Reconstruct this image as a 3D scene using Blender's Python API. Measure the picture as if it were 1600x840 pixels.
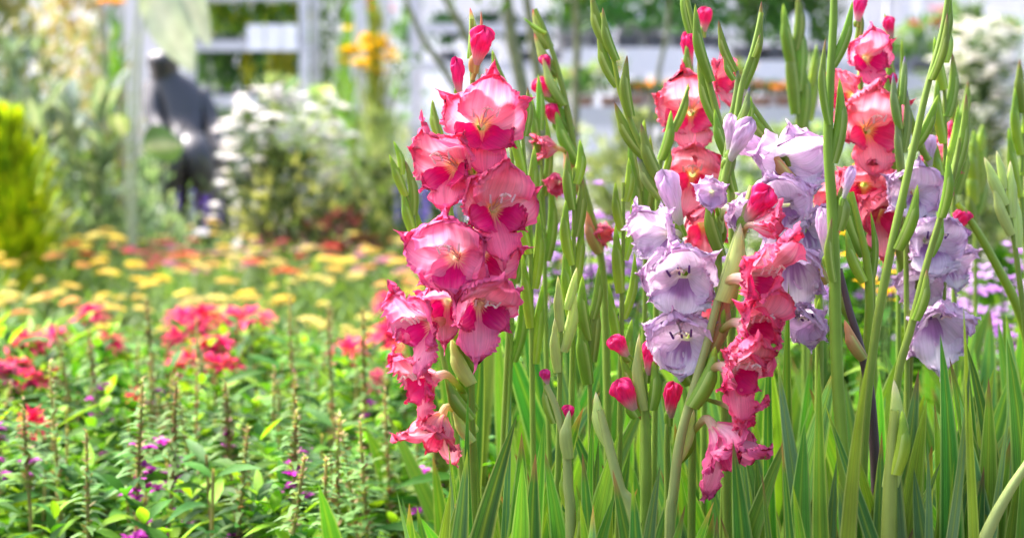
import bpy, math, random
import numpy as np
from mathutils import Vector

for o in list(bpy.data.objects):
    bpy.data.objects.remove(o, do_unlink=True)
SC = bpy.context.scene
COL = SC.collection

# ------------------------------------------------------------------ camera
CAM_H, TILT, FW = 0.95, math.radians(5.77), 0.6        # FW = frame width at 1 m
cam_d = bpy.data.cameras.new('camera')
cam_d.sensor_width = 36; cam_d.lens = 60; cam_d.clip_start = 0.05; cam_d.clip_end = 600
cam_d.dof.use_dof = True; cam_d.dof.focus_distance = 1.50; cam_d.dof.aperture_fstop = 5.4; cam_d.dof.aperture_blades = 0
cam = bpy.data.objects.new('camera', cam_d); COL.objects.link(cam)
cam.location = (0, 0, CAM_H); cam.rotation_euler = (math.pi / 2 - TILT, 0, 0)
SC.camera = cam

# ------------------------------------------------------------------ sky, sun, exposure
SUN_EL, SUN_AZ = math.radians(54), math.radians(-58)      # azimuth measured from +Y (behind the flowers) towards +X
w = bpy.data.worlds.new('World'); SC.world = w; w.use_nodes = True
nt = w.node_tree; nt.nodes.clear()
sky = nt.nodes.new('ShaderNodeTexSky'); sky.sky_type = 'NISHITA'; sky.sun_disc = False
sky.sun_elevation = SUN_EL; sky.sun_rotation = SUN_AZ
sky.air_density = 0.8; sky.dust_density = 6.0; sky.ozone_density = 0.6; sky.altitude = 50
bg = nt.nodes.new('ShaderNodeBackground'); bg.inputs[1].default_value = 0.15
wo = nt.nodes.new('ShaderNodeOutputWorld')
nt.links.new(sky.outputs[0], bg.inputs[0]); nt.links.new(bg.outputs[0], wo.inputs[0])
sd = bpy.data.lights.new('sun', 'SUN'); sd.energy = 2.2; sd.angle = math.radians(18); sd.color = (1.0, 0.97, 0.93)
so = bpy.data.objects.new('sun', sd); COL.objects.link(so)
sdir = Vector((math.sin(SUN_AZ) * math.cos(SUN_EL), math.cos(SUN_AZ) * math.cos(SUN_EL), math.sin(SUN_EL)))
so.rotation_euler = sdir.to_track_quat('Z', 'Y').to_euler(); so.location = (-3, 5, 6)
vs = SC.view_settings
vs.view_transform = 'Standard'; vs.look = 'None'; vs.gamma = 1; vs.use_curve_mapping = False; vs.exposure = 2.12; vs.use_white_balance = True; vs.white_balance_temperature = 6300; vs.white_balance_tint = 14
SC.cycles.use_denoising = True
SC.cycles.max_bounces = 8; SC.cycles.transparent_max_bounces = 8
SC.cycles.diffuse_bounces = 4; SC.cycles.glossy_bounces = 2; SC.cycles.transmission_bounces = 5
SC.cycles.sample_clamp_indirect = 6

# ------------------------------------------------------------------ helpers
random.seed(7)
RNG = np.random.default_rng(11)
def lin(c):
    c = np.asarray(c, float) / 255.0
    return np.where(c <= 0.04045, c / 12.92, ((c + 0.055) / 1.055) ** 2.4)
def P(px, py, Y):
    a = (px - 800) / 1600 * FW; b = -(py - 420) / 1600 * FW
    fy = math.cos(TILT) + b * math.sin(TILT); fz = -math.sin(TILT) + b * math.cos(TILT)
    k = Y / fy
    return np.array([a * k, Y, CAM_H + fz * k])
def M(px, Y): return px * FW / 1600 * Y          # pixels of the photo -> metres at distance Y
def unit(v):
    v = np.asarray(v, float); n = np.linalg.norm(v)
    return v / n if n > 1e-9 else np.array([0, 0, 1.0])
def catmull(pts, n):
    p = np.asarray(pts, float)
    if len(p) == 2:
        t = np.linspace(0, 1, n)[:, None]; return p[0] * (1 - t) + p[1] * t
    q = np.vstack([2 * p[0] - p[1], p, 2 * p[-1] - p[-2]])
    seg = np.linspace(0, len(p) - 1 - 1e-6, n); i = seg.astype(int); t = (seg - i)[:, None]
    a, b, c, d = q[i], q[i + 1], q[i + 2], q[i + 3]
    return 0.5 * (2 * b + (c - a) * t + (2 * a - 5 * b + 4 * c - d) * t ** 2 + (3 * b - a - 3 * c + d) * t ** 3)
def mixc(a, b, t):
    t = np.clip(np.asarray(t, float), 0, 1)[..., None]
    return np.asarray(a) * (1 - t) + np.asarray(b) * t
def sstep(a, b, x): 
    t = np.clip((np.asarray(x, float) - a) / (b - a), 0, 1); return t * t * (3 - 2 * t)

class Buf:
    def __init__(s): s.V = []; s.F = []; s.C = []; s.U = []; s.n = 0
    def raw(s, V, F, C, U=None):
        V = np.asarray(V, float).reshape(-1, 3); F = np.asarray(F, int).reshape(-1, 4)
        C = np.broadcast_to(np.asarray(C, float), V.shape) if np.ndim(C) == 1 else np.asarray(C, float).reshape(-1, 3)
        U = np.zeros((len(V), 2)) if U is None else np.asarray(U, float).reshape(-1, 2)
        s.V.append(V); s.F.append(F + s.n); s.C.append(C); s.U.append(U); s.n += len(V); return s
    def grid(s, G, C, U=None, closed=False):
        nu, nv = G.shape[:2]; idx = np.arange(nu * nv).reshape(nu, nv)
        if closed: idx = np.hstack([idx, idx[:, :1]])
        F = np.stack([idx[:-1, :-1], idx[:-1, 1:], idx[1:, 1:], idx[1:, :-1]], -1)
        if np.ndim(C) == 1: C = np.broadcast_to(C, (nu, nv, 3))
        if U is None:
            U = np.stack(np.meshgrid(np.linspace(-1, 1, nv), np.linspace(0, 1, nu)), -1)
        return s.raw(G, F, C, U)
    def tube(s, pts, rad, col, n=7, k=None, ex=1.0, ref=None):
        pts = catmull(pts, k) if k else np.asarray(pts, float)
        m = len(pts); rad = np.interp(np.linspace(0, 1, m), np.linspace(0, 1, len(rad)), rad) if np.ndim(rad) else np.full(m, rad)
        T = np.gradient(pts, axis=0); T /= np.linalg.norm(T, axis=1)[:, None] + 1e-12
        a = np.asarray(ref if ref is not None else ([0, 1, 0] if abs(T[0][1]) < 0.9 else [1, 0, 0]), float)
        A = np.zeros_like(pts)
        for i in range(m):
            a = a - T[i] * (a @ T[i]); a = unit(a); A[i] = a
        B = np.cross(T, A); th = np.arange(n) / n * 2 * math.pi
        G = pts[:, None] + rad[:, None, None] * (np.cos(th)[None, :, None] * A[:, None] * ex + np.sin(th)[None, :, None] * B[:, None])
        col = np.asarray(col, float)
        if col.ndim == 2:
            col = np.stack([np.interp(np.linspace(0, 1, m), np.linspace(0, 1, len(col)), col[:, j]) for j in range(3)], -1)
            col = np.repeat(col[:, None], n, 1)
        return s.grid(G, col, closed=True)
    def ball(s, c, r, col, n=8, m=6, flat=1.0):
        ph = np.linspace(-1.5, 1.5, m); th = np.arange(n) / n * 2 * math.pi
        G = np.stack([np.cos(ph)[:, None] * np.cos(th), np.cos(ph)[:, None] * np.sin(th), np.sin(ph)[:, None] * np.ones(n) * flat], -1) * r + np.asarray(c)
        return s.grid(G, col, closed=True)
    def box(s, lo, hi, col):
        x0, y0, z0 = lo; x1, y1, z1 = hi
        V = [(x0,y0,z0),(x1,y0,z0),(x1,y1,z0),(x0,y1,z0),(x0,y0,z1),(x1,y0,z1),(x1,y1,z1),(x0,y1,z1)]
        F = [(0,3,2,1),(4,5,6,7),(0,1,5,4),(1,2,6,5),(2,3,7,6),(3,0,4,7)]
        return s.raw(V, F, np.asarray(col, float))
    def leaves(s, pos, dr, L, W, droop, col, colt=None, rows=(0, .3, .65, 1), prof=(.15, 1, .75, .04), fold=.25, roll=None):
        """many small leaves at once: pos, dr (N,3), L, W, droop (N) ; a 3-column strip each"""
        N = len(pos); dr = dr / (np.linalg.norm(dr, axis=1)[:, None] + 1e-9)
        side = np.cross(dr, [0, 0, 1.0]); side += 1e-4; side /= np.linalg.norm(side, axis=1)[:, None]
        nor = np.cross(side, dr)
        if roll is not None:
            c, q = np.cos(roll)[:, None], np.sin(roll)[:, None]; side, nor = side * c + nor * q, nor * c - side * q
        u = np.asarray(rows); pf = np.asarray(prof); R = len(u)
        ctr = pos[:, None] + dr[:, None] * (u[None, :, None] * L[:, None, None]) - np.array([0, 0, 1.0]) * (droop * L)[:, None, None] * (u ** 2)[None, :, None]
        G = np.zeros((N, R, 3, 3))
        for j, v in enumerate((-1, 0, 1)):
            G[:, :, j] = ctr + side[:, None] * (v * W[:, None, None] * .5 * pf[None, :, None]) + nor[:, None] * (abs(v) * fold * W[:, None, None] * .5 * pf[None, :, None])
        base = (np.arange(N) * R * 3)[:, None, None]
        idx = np.arange(R * 3).reshape(R, 3)
        F = np.stack([idx[:-1, :-1], idx[:-1, 1:], idx[1:, 1:], idx[1:, :-1]], -1).reshape(1, -1, 4) + base
        C = np.repeat(col[:, None], R * 3, 1) if colt is None else (col[:, None, None] * (1 - u)[None, :, None, None] + colt[:, None, None] * u[None, :, None, None] + np.zeros((1, 1, 3, 1)))
        U = np.zeros((N, R, 3, 2)); U[..., 0] = np.array([-1, 0, 1]); U[..., 1] = u[:, None]
        return s.raw(G, F, C.reshape(-1, 3), U)
    def mesh(s, name, mat, smooth=True):
        V = np.concatenate(s.V); F = np.concatenate(s.F); C = np.concatenate(s.C); U = np.concatenate(s.U)
        me = bpy.data.meshes.new(name)
        me.vertices.add(len(V)); me.vertices.foreach_set('co', V.ravel())
        me.loops.add(F.size); me.loops.foreach_set('vertex_index', F.ravel().astype(np.int32))
        me.polygons.add(len(F)); me.polygons.foreach_set('loop_start', np.arange(len(F), dtype=np.int32) * 4)
        try: me.polygons.foreach_set('loop_total', np.full(len(F), 4, np.int32))
        except Exception: pass
        me.polygons.foreach_set('use_smooth', np.full(len(F), smooth))
        a = me.attributes.new('Col', 'FLOAT_COLOR', 'POINT'); a.data.foreach_set('color', np.hstack([C, np.ones((len(C), 1))]).ravel())
        b = me.attributes.new('uvp', 'FLOAT2', 'POINT'); b.data.foreach_set('vector', U.ravel())
        me.update(); me.validate(); me.materials.append(mat)
        return me
    def obj(s, name, mat, parent=None, smooth=True):
        if not s.V: return None
        o = bpy.data.objects.new(name, s.mesh(name, mat, smooth)); COL.objects.link(o)
        if parent is not None:
            o.parent = parent; o.matrix_parent_inverse = inv_chain(parent)
        return o
def inv_chain(p):
    from mathutils import Matrix
    return Matrix.Translation(p.location).inverted() if p.parent is None else Matrix.Identity(4)
def tag(o, label=None, cat=None, group=None, kind=None):
    if label: o['label'] = label
    if cat: o['category'] = cat
    if group: o['group'] = group
    if kind: o['kind'] = kind
    return o
def thing(name, label, cat, loc, group=None):
    o = bpy.data.objects.new(name, None); COL.objects.link(o); o.location = loc; o.empty_display_size = .02
    return tag(o, label, cat, group)
def kids(o): return [c for c in CH.get(o.name, [])]
CH = {}
def index_children():
    CH.clear()
    for o in bpy.data.objects:
        if o.parent: CH.setdefault(o.parent.name, []).append(o)
def copy_tree(o, parent=None):
    c = o.copy(); COL.objects.link(c)
    if parent is not None: c.parent = parent
    for ch in kids(o): copy_tree(ch, c)
    return c

# ------------------------------------------------------------------ materials
def mat_plant(name, rough=.45, trans=.35, spec=.4, tcol=(1.25, 1.15, .5), vein=(14, 1.2, .25), noise=(30, .25), var=.12, bump=.15, coat=0, sat=1.0, gain=1.0):
    m = bpy.data.materials.new(name); m.use_nodes = True; t = m.node_tree; N = t.nodes; N.clear(); L = t.links
    at = N.new('ShaderNodeAttribute'); at.attribute_name = 'Col'
    uv = N.new('ShaderNodeAttribute'); uv.attribute_name = 'uvp'
    mp = N.new('ShaderNodeMapping'); mp.inputs['Scale'].default_value = (vein[0], vein[1], 1); L.new(uv.outputs['Vector'], mp.inputs[0])
    oi = N.new('ShaderNodeObjectInfo')
    vn = N.new('ShaderNodeTexNoise'); vn.noise_dimensions = '3D'; vn.inputs['Scale'].default_value = 1; vn.inputs['Detail'].default_value = 3
    L.new(mp.outputs[0], vn.inputs['Vector'])
    tc = N.new('ShaderNodeTexCoord'); ns = N.new('ShaderNodeTexNoise'); ns.inputs['Scale'].default_value = noise[0]; ns.inputs['Detail'].default_value = 4
    L.new(tc.outputs['Object'], ns.inputs['Vector'])
    def mr(src, lo, hi, a=.25, b=.75):
        n = N.new('ShaderNodeMapRange'); n.inputs[1].default_value = a; n.inputs[2].default_value = b; n.inputs[3].default_value = lo; n.inputs[4].default_value = hi
        L.new(src, n.inputs[0]); return n.outputs[0]
    def mul(a, b):
        n = N.new('ShaderNodeMath'); n.operation = 'MULTIPLY'; L.new(a, n.inputs[0]); L.new(b, n.inputs[1]); return n.outputs[0]
    val = mul(mul(mr(vn.outputs[0], 1 - vein[2], 1 + vein[2]), mr(ns.outputs[0], gain * (1 - noise[1]), gain * (1 + noise[1]))), mr(oi.outputs['Random'], 1 - var, 1 + var, 0, 1))
    hs = N.new('ShaderNodeHueSaturation'); hs.inputs['Saturation'].default_value = sat
    L.new(at.outputs['Color'], hs.inputs['Color']); L.new(val, hs.inputs['Value'])
    L.new(mr(oi.outputs['Random'], .5 - var * .08, .5 + var * .08, 0, 1), hs.inputs['Hue'])
    pr = N.new('ShaderNodeBsdfPrincipled'); pr.inputs['Roughness'].default_value = rough; pr.inputs['Specular IOR Level'].default_value = spec
    if coat: pr.inputs['Coat Weight'].default_value = coat
    L.new(hs.outputs[0], pr.inputs['Base Color'])
    bm = N.new('ShaderNodeBump'); bm.inputs['Strength'].default_value = bump; bm.inputs['Distance'].default_value = .002
    L.new(vn.outputs[0], bm.inputs['Height']); L.new(bm.outputs[0], pr.inputs['Normal'])
    out = N.new('ShaderNodeOutputMaterial')
    if trans > 0:
        tr = N.new('ShaderNodeBsdfTranslucent'); mc = N.new('ShaderNodeMix'); mc.data_type = 'RGBA'; mc.blend_type = 'MULTIPLY'; mc.inputs[0].default_value = 1
        mc.clamp_result = True
        L.new(hs.outputs[0], mc.inputs[6]); mc.inputs[7].default_value = (*tcol, 1); L.new(mc.outputs[2], tr.inputs[0])
        mx = N.new('ShaderNodeMixShader'); mx.inputs[0].default_value = trans; L.new(pr.outputs[0], mx.inputs[1]); L.new(tr.outputs[0], mx.inputs[2]); L.new(mx.outputs[0], out.inputs[0])
    else: L.new(pr.outputs[0], out.inputs[0])
    return m
def mat_solid(name, rough=.5, metal=0, noise=(6, .15), spec=.5, bump=0.2, var=0.0):
    m = mat_plant(name, rough, 0, spec, vein=(1, 1, 0), noise=noise, var=var, bump=0)
    pr = [n for n in m.node_tree.nodes if n.type == 'BSDF_PRINCIPLED'][0]; pr.inputs['Metallic'].default_value = metal
    ns = [n for n in m.node_tree.nodes if n.type == 'TEX_NOISE'][1]; bm = [n for n in m.node_tree.nodes if n.type == 'BUMP'][0]
    bm.inputs['Strength'].default_value = bump; m.node_tree.links.new(ns.outputs[0], bm.inputs['Height'])
    return m
MT = dict(
    blade=mat_plant('gladiolus_blade', .5, .28, .35, (1.3, 1.35, .4), (8, .25, .42), (14, .25), .2, .7, gain=.70),
    stem=mat_plant('gladiolus_stem', .42, .15, .4, (1.3, 1.2, .5), (5, 1.0, .12), (40, .12), .08, .15, gain=.72),
    pod=mat_plant('gladiolus_spathe', .4, .32, .4, (1.4, 1.3, .45), (6, 1.0, .14), (35, .14), .1, .25, gain=.97),
    petal=mat_plant('gladiolus_petal', .5, .5, .3, (1.0, 1.0, 1.0), (15, 1.1, .17), (60, .07), .0, .6, sat=1.0),
    leaf=mat_plant('bed_leaf', .55, .38, .18, (1.5, 1.5, .35), (4, 3, .12), (25, .35), .14, .1, gain=.72),
    soft=mat_plant('soft_foliage', .6, .35, .3, (1.3, 1.25, .6), (3, 3, .1), (12, .3), .2, .1, gain=.8),
    flower=mat_plant('small_flower', .6, .35, .25, (1.1, 1.0, 1.0), (4, 3, .08), (30, .18), .12, .1, gain=1.0),
    bark=mat_solid('bark', .8, 0, (25, .4)), metal=mat_solid('galvanised_metal', .5, .15, (9, .12)),
    paint=mat_solid('white_paint', .5, 0, (5, .08)), bronze=mat_solid('dark_bronze', .22, .25, (8, .3), .6, .12),
    pot=mat_solid('plastic_pot', .5, 0, (10, .2)), soil=mat_solid('soil', .95, 0, (9, .5), .2, .8), stone=mat_solid('stone', .85, 0, (5, .2), .3, .3),
)

# ------------------------------------------------------------------ the setting
def sheet(name, x0, x1, y0, y1, z, mat, col, n=2):
    b = Buf(); X, Yy = np.meshgrid(np.linspace(x0, x1, n), np.linspace(y0, y1, n), indexing='ij')
    b.grid(np.stack([X, Yy, X * 0 + z], -1), np.asarray(col)); return tag(b.obj(name, mat), kind='structure')
sheet('ground', -150, 150, -60, 300, 0, MT['soil'], lin((92, 78, 62)) * .8)
sheet('path', -12, 14, 7.9, 15.9, .004, MT['stone'], lin((176, 172, 166)))

# glasshouse far behind: dwarf wall, posts, rails, panes
def glasshouse():
    root = thing('glasshouse', 'long white glasshouse front with tall panes across the far end of the garden', 'greenhouse', (0, 17, 0))
    wht = lin((226, 227, 228)); gl = lin((238, 240, 242))
    b = Buf(); b.box((-14, 17, 0), (16, 17.15, .7), wht); b.obj('wall', MT['paint'], root, smooth=False)
    mg = mat_plant('whitewashed_glass', .35, .75, .5, (1, 1, 1), (1, 1, 0), (1.2, .18), 0, 0)
    for i in range(15):
        x = -14 + i * 2
        b = Buf(); b.box((x + .06, 17.05, .76), (x + 1.94, 17.07, 3.4), gl * (.88 + .12 * ((i * 37) % 5) / 4)); w_ = b.obj('pane', mg, root, smooth=False)
        b = Buf(); b.box((x - .05, 16.97, .7), (x + .05, 17.15, 3.5), wht); b.box((x + .96, 17.0, .76), (x + 1.03, 17.1, 3.4), wht); b.obj('frame', MT['paint'], root, smooth=False)
    b = Buf(); b.box((-14, 16.95, 3.41), (16, 17.2, 3.56), wht); b.box((-14, 16.96, .701), (16, 17.19, .76), wht); b.obj('gutter', MT['paint'], root, smooth=False)
    b = Buf(); b.raw([(-14, 17.1, 3.57), (16, 17.1, 3.57), (16, 20, 4.8), (-14, 20, 4.8)], [(0, 1, 2, 3)], gl * .8); b.obj('roof', mg, root, smooth=False)
glasshouse()

# ------------------------------------------------------------------ racks and benches
GALV = lin((196, 198, 202)); DARKG = lin((96, 98, 102))
def rack(label, px0, px1, Y, levels, dep=.6, postw=.03, hgt=2.3, col=GALV, name='plant_trolley', cat='plant trolley', post=True, thick=.035):
    x0 = P(px0, 150, Y)[0]; x1 = P(px1, 150, Y)[0]; root = thing(name, label, cat, ((x0 + x1) / 2, Y, 0), 'plant racks and benches')
    h = max(P(0, l, Y)[2] for l in levels) + (.25 if post else -.0)
    for xx in (x0, x1 - postw):
        for yy in (Y, Y + dep - postw):
            b = Buf(); b.box((xx, yy, 0), (xx + postw, yy + postw, max(h, hgt if post else 0) if post else P(0, levels[0], Y)[2] - .001), col); b.obj('post' if post else 'leg', MT['metal'] if post else MT['paint'], root, smooth=False)
    for l in levels:
        z = P(0, l, Y)[2]; b = Buf()
        b.box((x0 + postw + .002, Y + .004, z - thick), (x1 - postw - .002, Y + dep - .004, z), col * .9)
        b.box((x0 + postw + .002, Y - .012, z - thick * 1.5), (x1 - postw - .002, Y + .002, z + .012), col); b.obj('shelf', MT['metal'] if post else MT['paint'], root, smooth=False)
    return root
def potted(label, x, y, z, h, pr, cols, seed, flower=None, nf=0, fs=.02, group=None, potc=DARKG, name='potted_plant', cat='potted plant', n=110, up=.8, leaf=(.06, .016), spread=1.0, flz=.9):
    rg = np.random.default_rng(seed); root = thing(name, label, cat, (x, y, z), group)
    b = Buf(); ph = pr * 1.2; m = np.array([[pr * .75, 0], [pr, ph], [pr * 1.06, ph], [pr * 1.06, ph * .9], [pr * .92, ph * .9]])
    th = np.arange(14) / 14 * 6.283; G = np.stack([m[:, 0][:, None] * np.cos(th) + x, m[:, 0][:, None] * np.sin(th) + y, m[:, 1][:, None] + 0 * th + z + .001], -1); b.grid(G, potc, closed=True); 
    b.ball((x, y, z + ph * .8), pr * .9, lin((60, 46, 36)), 10, 5, .2); b.obj('pot', MT['pot'], root)
    dr = rg.normal(0, 1, (n, 3)) * (1 - up) + np.array([0, 0, up]); r = rg.uniform(0, 1, n) ** .6
    a = rg.uniform(0, 6.28, n); pos = np.stack([x + np.cos(a) * r * pr * spread, y + np.sin(a) * r * pr * spread, z + ph + rg.uniform(0, 1, n) ** .8 * h], -1)
    dr[:, 0] += np.cos(a) * .5 * r; dr[:, 1] += np.sin(a) * .5 * r
    c = np.array(cols)[rg.integers(len(cols), size=n)] * rg.uniform(.75, 1.25, (n, 1))
    b = Buf(); b.leaves(pos, dr, rg.uniform(.7, 1.3, n) * leaf[0], rg.uniform(.7, 1.3, n) * leaf[1], rg.uniform(0, .5, n), c); b.obj('foliage', MT['soft'], root)
    for i in range(nf):
        a_ = rg.uniform(0, 6.28); rr = pr * spread * 1.1 * rg.uniform(0, 1) ** .5
        b = Buf(); fc = (x + math.cos(a_) * rr, y + math.sin(a_) * rr, z + ph + h * rg.uniform(flz - .25, flz + .2)); bloom(b, fc, fs * rg.uniform(.8, 1.2), flower, rg, 9); b.obj('flower', MT['flower'], root)
    return root
def bloom(b, c, r, col, rg, n=8, cc=None, flat=.5):
    a = rg.uniform(0, 6.28) + np.arange(n) / n * 6.283; el = rg.uniform(.1, .8, n)
    dr = np.stack([np.cos(a) * np.cos(el), np.sin(a) * np.cos(el), np.sin(el)], -1)
    b.leaves(np.tile(np.asarray(c, float), (n, 1)) + dr * r * .1, dr, np.full(n, r), np.full(n, r * .75), np.full(n, .25), np.tile(np.asarray(col), (n, 1)) * rg.uniform(.85, 1.1, (n, 1)))
    b.ball(np.asarray(c) + np.array([0, 0, r * .1]), r * .28, np.asarray(col) * .7 if cc is None else cc, 6, 5, .7)

# three-tier trolley of young plants behind the white shrub
t1 = rack('tall galvanised trolley with three shelves of young green and yellow plants', 292, 482, 10.0, [-14, 66, 152], .62, .05)
t2 = rack('galvanised trolley with tall posts standing next to the loaded trolley', 548, 600, 10.2, [60, 150], .6, .05)
rg = np.random.default_rng(21)
YG = [lin((120, 170, 50)), lin((196, 206, 40)), lin((84, 140, 50))]; DG = [lin((64, 110, 50)), lin((84, 134, 60)), lin((50, 90, 44))]
for lv, h, cols in ((66, .15, YG), (152, .24, DG)):
    for j in range(9):
        for k in range(2):
            p = P(306 + j * 20.5, lv, 10.0 + .16 + k * .28); x = p[0]
            cset = [lin((214, 214, 30)), lin((190, 200, 40))] if (lv == 152 and j in (4, 6, 7) and k == 0) else cols
            zz = P(0, lv, 10.0)[2]
            potted('young %s plant in a black pot on the %s shelf of the loaded trolley' % ('yellow' if cset[0][0] > .5 else 'green', {66: 'middle', 152: 'lower'}[lv]), x, 10.0 + .14 + k * .27, zz, h * 1.1, .036, cset, 900 + j * 7 + k + lv, group='young plants on the loaded trolley', name='young_plant', cat='young plant', n=60, leaf=(.07, .02), spread=1.3)
for j in range(8):
    zz = P(0, -14, 10.0)[2] + .001
    potted('young plant in a black pot on the highest trolley shelf', P(310 + j * 22, 0, 10.2)[0], 10.2, zz, .16, .036, YG, 1300 + j, group='young plants on the loaded trolley', name='young_plant', cat='young plant', n=50)
for i, px in enumerate((400, 428, 452)):        # white price cards hung on the shelf edge
    p = P(px, 52, 9.96); b = Buf(); b.box((p[0] - .05, 9.962, p[2] - .10), (p[0] + .045, 9.968, p[2] + .05), lin((236, 238, 242)))
    tag(b.obj('shelf_card', MT['paint'], None, False), 'blank white card hanging on the trolley shelf edge', 'card', 'white cards on the trolley')
# slim posts of another trolley at far side
for i, px in enumerate((162, 190, 216)):
    p = P(px, 100, 10.6 + .2 * i); b = Buf(); b.box((p[0] - .028, p[1], 0), (p[0] + .028, p[1] + .05, 2.4), GALV); b.box((p[0] - .05, p[1] - .02, 0), (p[0] + .05, p[1] + .07, .02), GALV)
    tag(b.obj('metal_post', MT['metal'], None, False), ['thin galvanised post farthest from the statue', 'thin galvanised post, middle one of three behind the statue', 'thin galvanised post just beside the statue'][i], 'post', 'slim posts behind the statue')
# benches and racks on the other side
rack('low white bench behind the feathery pale grasses', 540, 700, 9.0, [200], .7, .05, post=False, thick=.07, name='potting_bench', cat='bench')
rack('wide white bench with grey crates seen between the pink and lilac spikes', 880, 1130, 9.5, [78], .7, .05, post=False, thick=.09, name='potting_bench', cat='bench')
rack('white bench carrying black pots of orange flowers', 1140, 1340, 9.4, [98], .8, .05, post=False, thick=.10, name='potting_bench', cat='bench')
rack('white bench end beyond the crossing green stems', 1380, 1600, 9.3, [118], .8, .05, post=False, thick=.10, name='potting_bench', cat='bench')
rack('lower white bench behind the pale shrubs', 860, 1290, 8.6, [170], .6, .05, post=False, thick=.06, name='potting_bench', cat='bench')
rack('grey metal rack behind the thin trees', 640, 1010, 12.0, [-30, 40, 100], .6, .06, col=lin((186, 188, 196)))
rack('grey metal rack behind the bench of orange flowers', 1030, 1420, 12.6, [-40, 40, 96], .6, .06, col=lin((206, 208, 212)))
# crates
def crate(label, px, py, Y, w_, h_, col):
    p = P(px, py, Y); root = thing('plastic_crate', label, 'crate', (p[0], Y, p[2]), 'crates on the benches'); z = p[2] + .001; b = Buf(); d = .34
    x0, x1 = p[0] - w_ / 2, p[0] + w_ / 2; t = .015
    b.box((x0, Y, z), (x1, Y + d, z + t), col); b.box((x0, Y, z + t), (x0 + t, Y + d, z + h_), col); b.box((x1 - t, Y, z + t), (x1, Y + d, z + h_), col); b.box((x0 + t, Y, z + t), (x1 - t, Y + t, z + h_), col); b.box((x0 + t, Y + d - t, z + t), (x1 - t, Y + d, z + h_), col)
    b.obj('box', MT['pot'], root, False)
    b = Buf(); b.box((x0 - .012, Y - .012, z + h_ + .001), (x1 + .012, Y + .01, z + h_ + .026), col * 1.1); b.obj('rim', MT['pot'], root, False)
for i, (px, wd, hh, c, lb) in enumerate([(905, .26, .16, (150, 152, 158), 'mid grey crate at the near end of the wide white bench'), (1000, .25, .12, (150, 152, 160), 'light grey crate in the middle of the wide white bench'), (1075, .24, .20, (186, 190, 200), 'pale tall crate at the far end of the wide white bench')]):
    crate(lb, px, 76, 9.82, wd, hh, lin(c))
for i, (px, wd, hh, c, lb) in enumerate([(900, .2, .14, (236, 238, 242), 'white crate at the end of the lower bench'), (1010, .34, .10, (178, 180, 190), 'flat slate grey crate on the lower bench'), (1130, .32, .12, (226, 228, 232), 'white crate beside the orange pots on the lower bench'), (1230, .24, .1, (196, 198, 206), 'blue-grey crate at the far end of the lower bench')]):
    crate(lb, px, 168, 8.83, wd, hh, lin(c))
crate('long grey crate on the white bench end beyond the crossing stems', 1440, 116, 9.65, .6, .16, lin((150, 152, 166)))
ORG = lin((244, 92, 50)); YEL = lin((250, 196, 20)); WHT = lin((240, 240, 232))
for j in range(6):
    potted('bushy plant with orange red flowers in a black pot on the white bench', P(1160 + j * 26, 98, 9.6)[0], 9.56 + .16 * (j % 2), P(0, 98, 9.4)[2] + .001, .34, .075, [lin((70, 120, 50)), lin((96, 148, 66))], 1500 + j, ORG, 16, .055, 'orange flowers in black pots on the bench', n=150, leaf=(.08, .035), spread=1.6, flz=1.05)
for j, (px, py, Y) in enumerate([(990, 168, 8.7), (1028, 168, 8.7), (1190, 168, 8.7), (1226, 168, 8.7), (1070, 168, 8.7)]):
    potted('small plant with %s flowers in a pot on the lower bench' % ('orange yellow' if j < 2 else 'pale orange'), P(px, py, Y)[0], Y, P(0, 170, 8.6)[2] + .001, .06, .05, DG, 1600 + j, YEL * [1, .75, .4] if j < 3 else lin((246, 170, 90)), 7, .035, 'small flowering pots on the lower bench', potc=lin((176, 136, 112)), n=50, leaf=(.05, .02), spread=1.5)
for j in range(6):
    potted('leafy green plant in a pot on the wide white bench', P(893 + j * 44, 78, 9.62)[0], 9.62, P(0, 78, 9.5)[2] + .001, .26, .07, [lin((70, 130, 60)), lin((96, 150, 70))], 1700 + j, WHT, 8 if j != 1 else 3, .045, 'leafy pots on the wide bench', n=120, leaf=(.09, .04), spread=1.6)
for j in range(5):
    potted('dark leafy plant in a pot on the grey metal rack', P(700 + j * 58, 100, 12.2)[0], 12.25, P(0, 100, 12)[2] + .001, .22, .08, DG, 1750 + j, None, 0, group='pots on the grey rack', n=90, leaf=(.1, .04), spread=1.6)
for j in range(5):
    potted('leafy green plant in a pot on the white bench end', P(1400 + j * 42, 118, 9.42)[0], 9.42, P(0, 118, 9.3)[2] + .001, .16 + .05 * (j % 3), .06, [lin((90, 140, 66)), lin((130, 168, 86))], 1800 + j, [WHT, ORG, lin((236, 120, 160))][j % 3], 5, .035, 'leafy pots on the bench end', n=90, leaf=(.08, .03), spread=1.6)
for j in range(6):
    potted('leafy plant in a terracotta pot on the lower bench', P((872, 912, 952, 1110, 1150, 1266)[j], 168, 8.7)[0], 8.7, P(0, 170, 8.6)[2] + .001, .10 + .04 * (j % 3), .05, [lin((90, 140, 66)), lin((150, 176, 110))], 1850 + j, WHT if j % 2 else YEL, 4, .03, 'leafy pots on the lower bench', potc=lin((176, 136, 112)), n=80, leaf=(.07, .025), spread=1.6)
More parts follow.
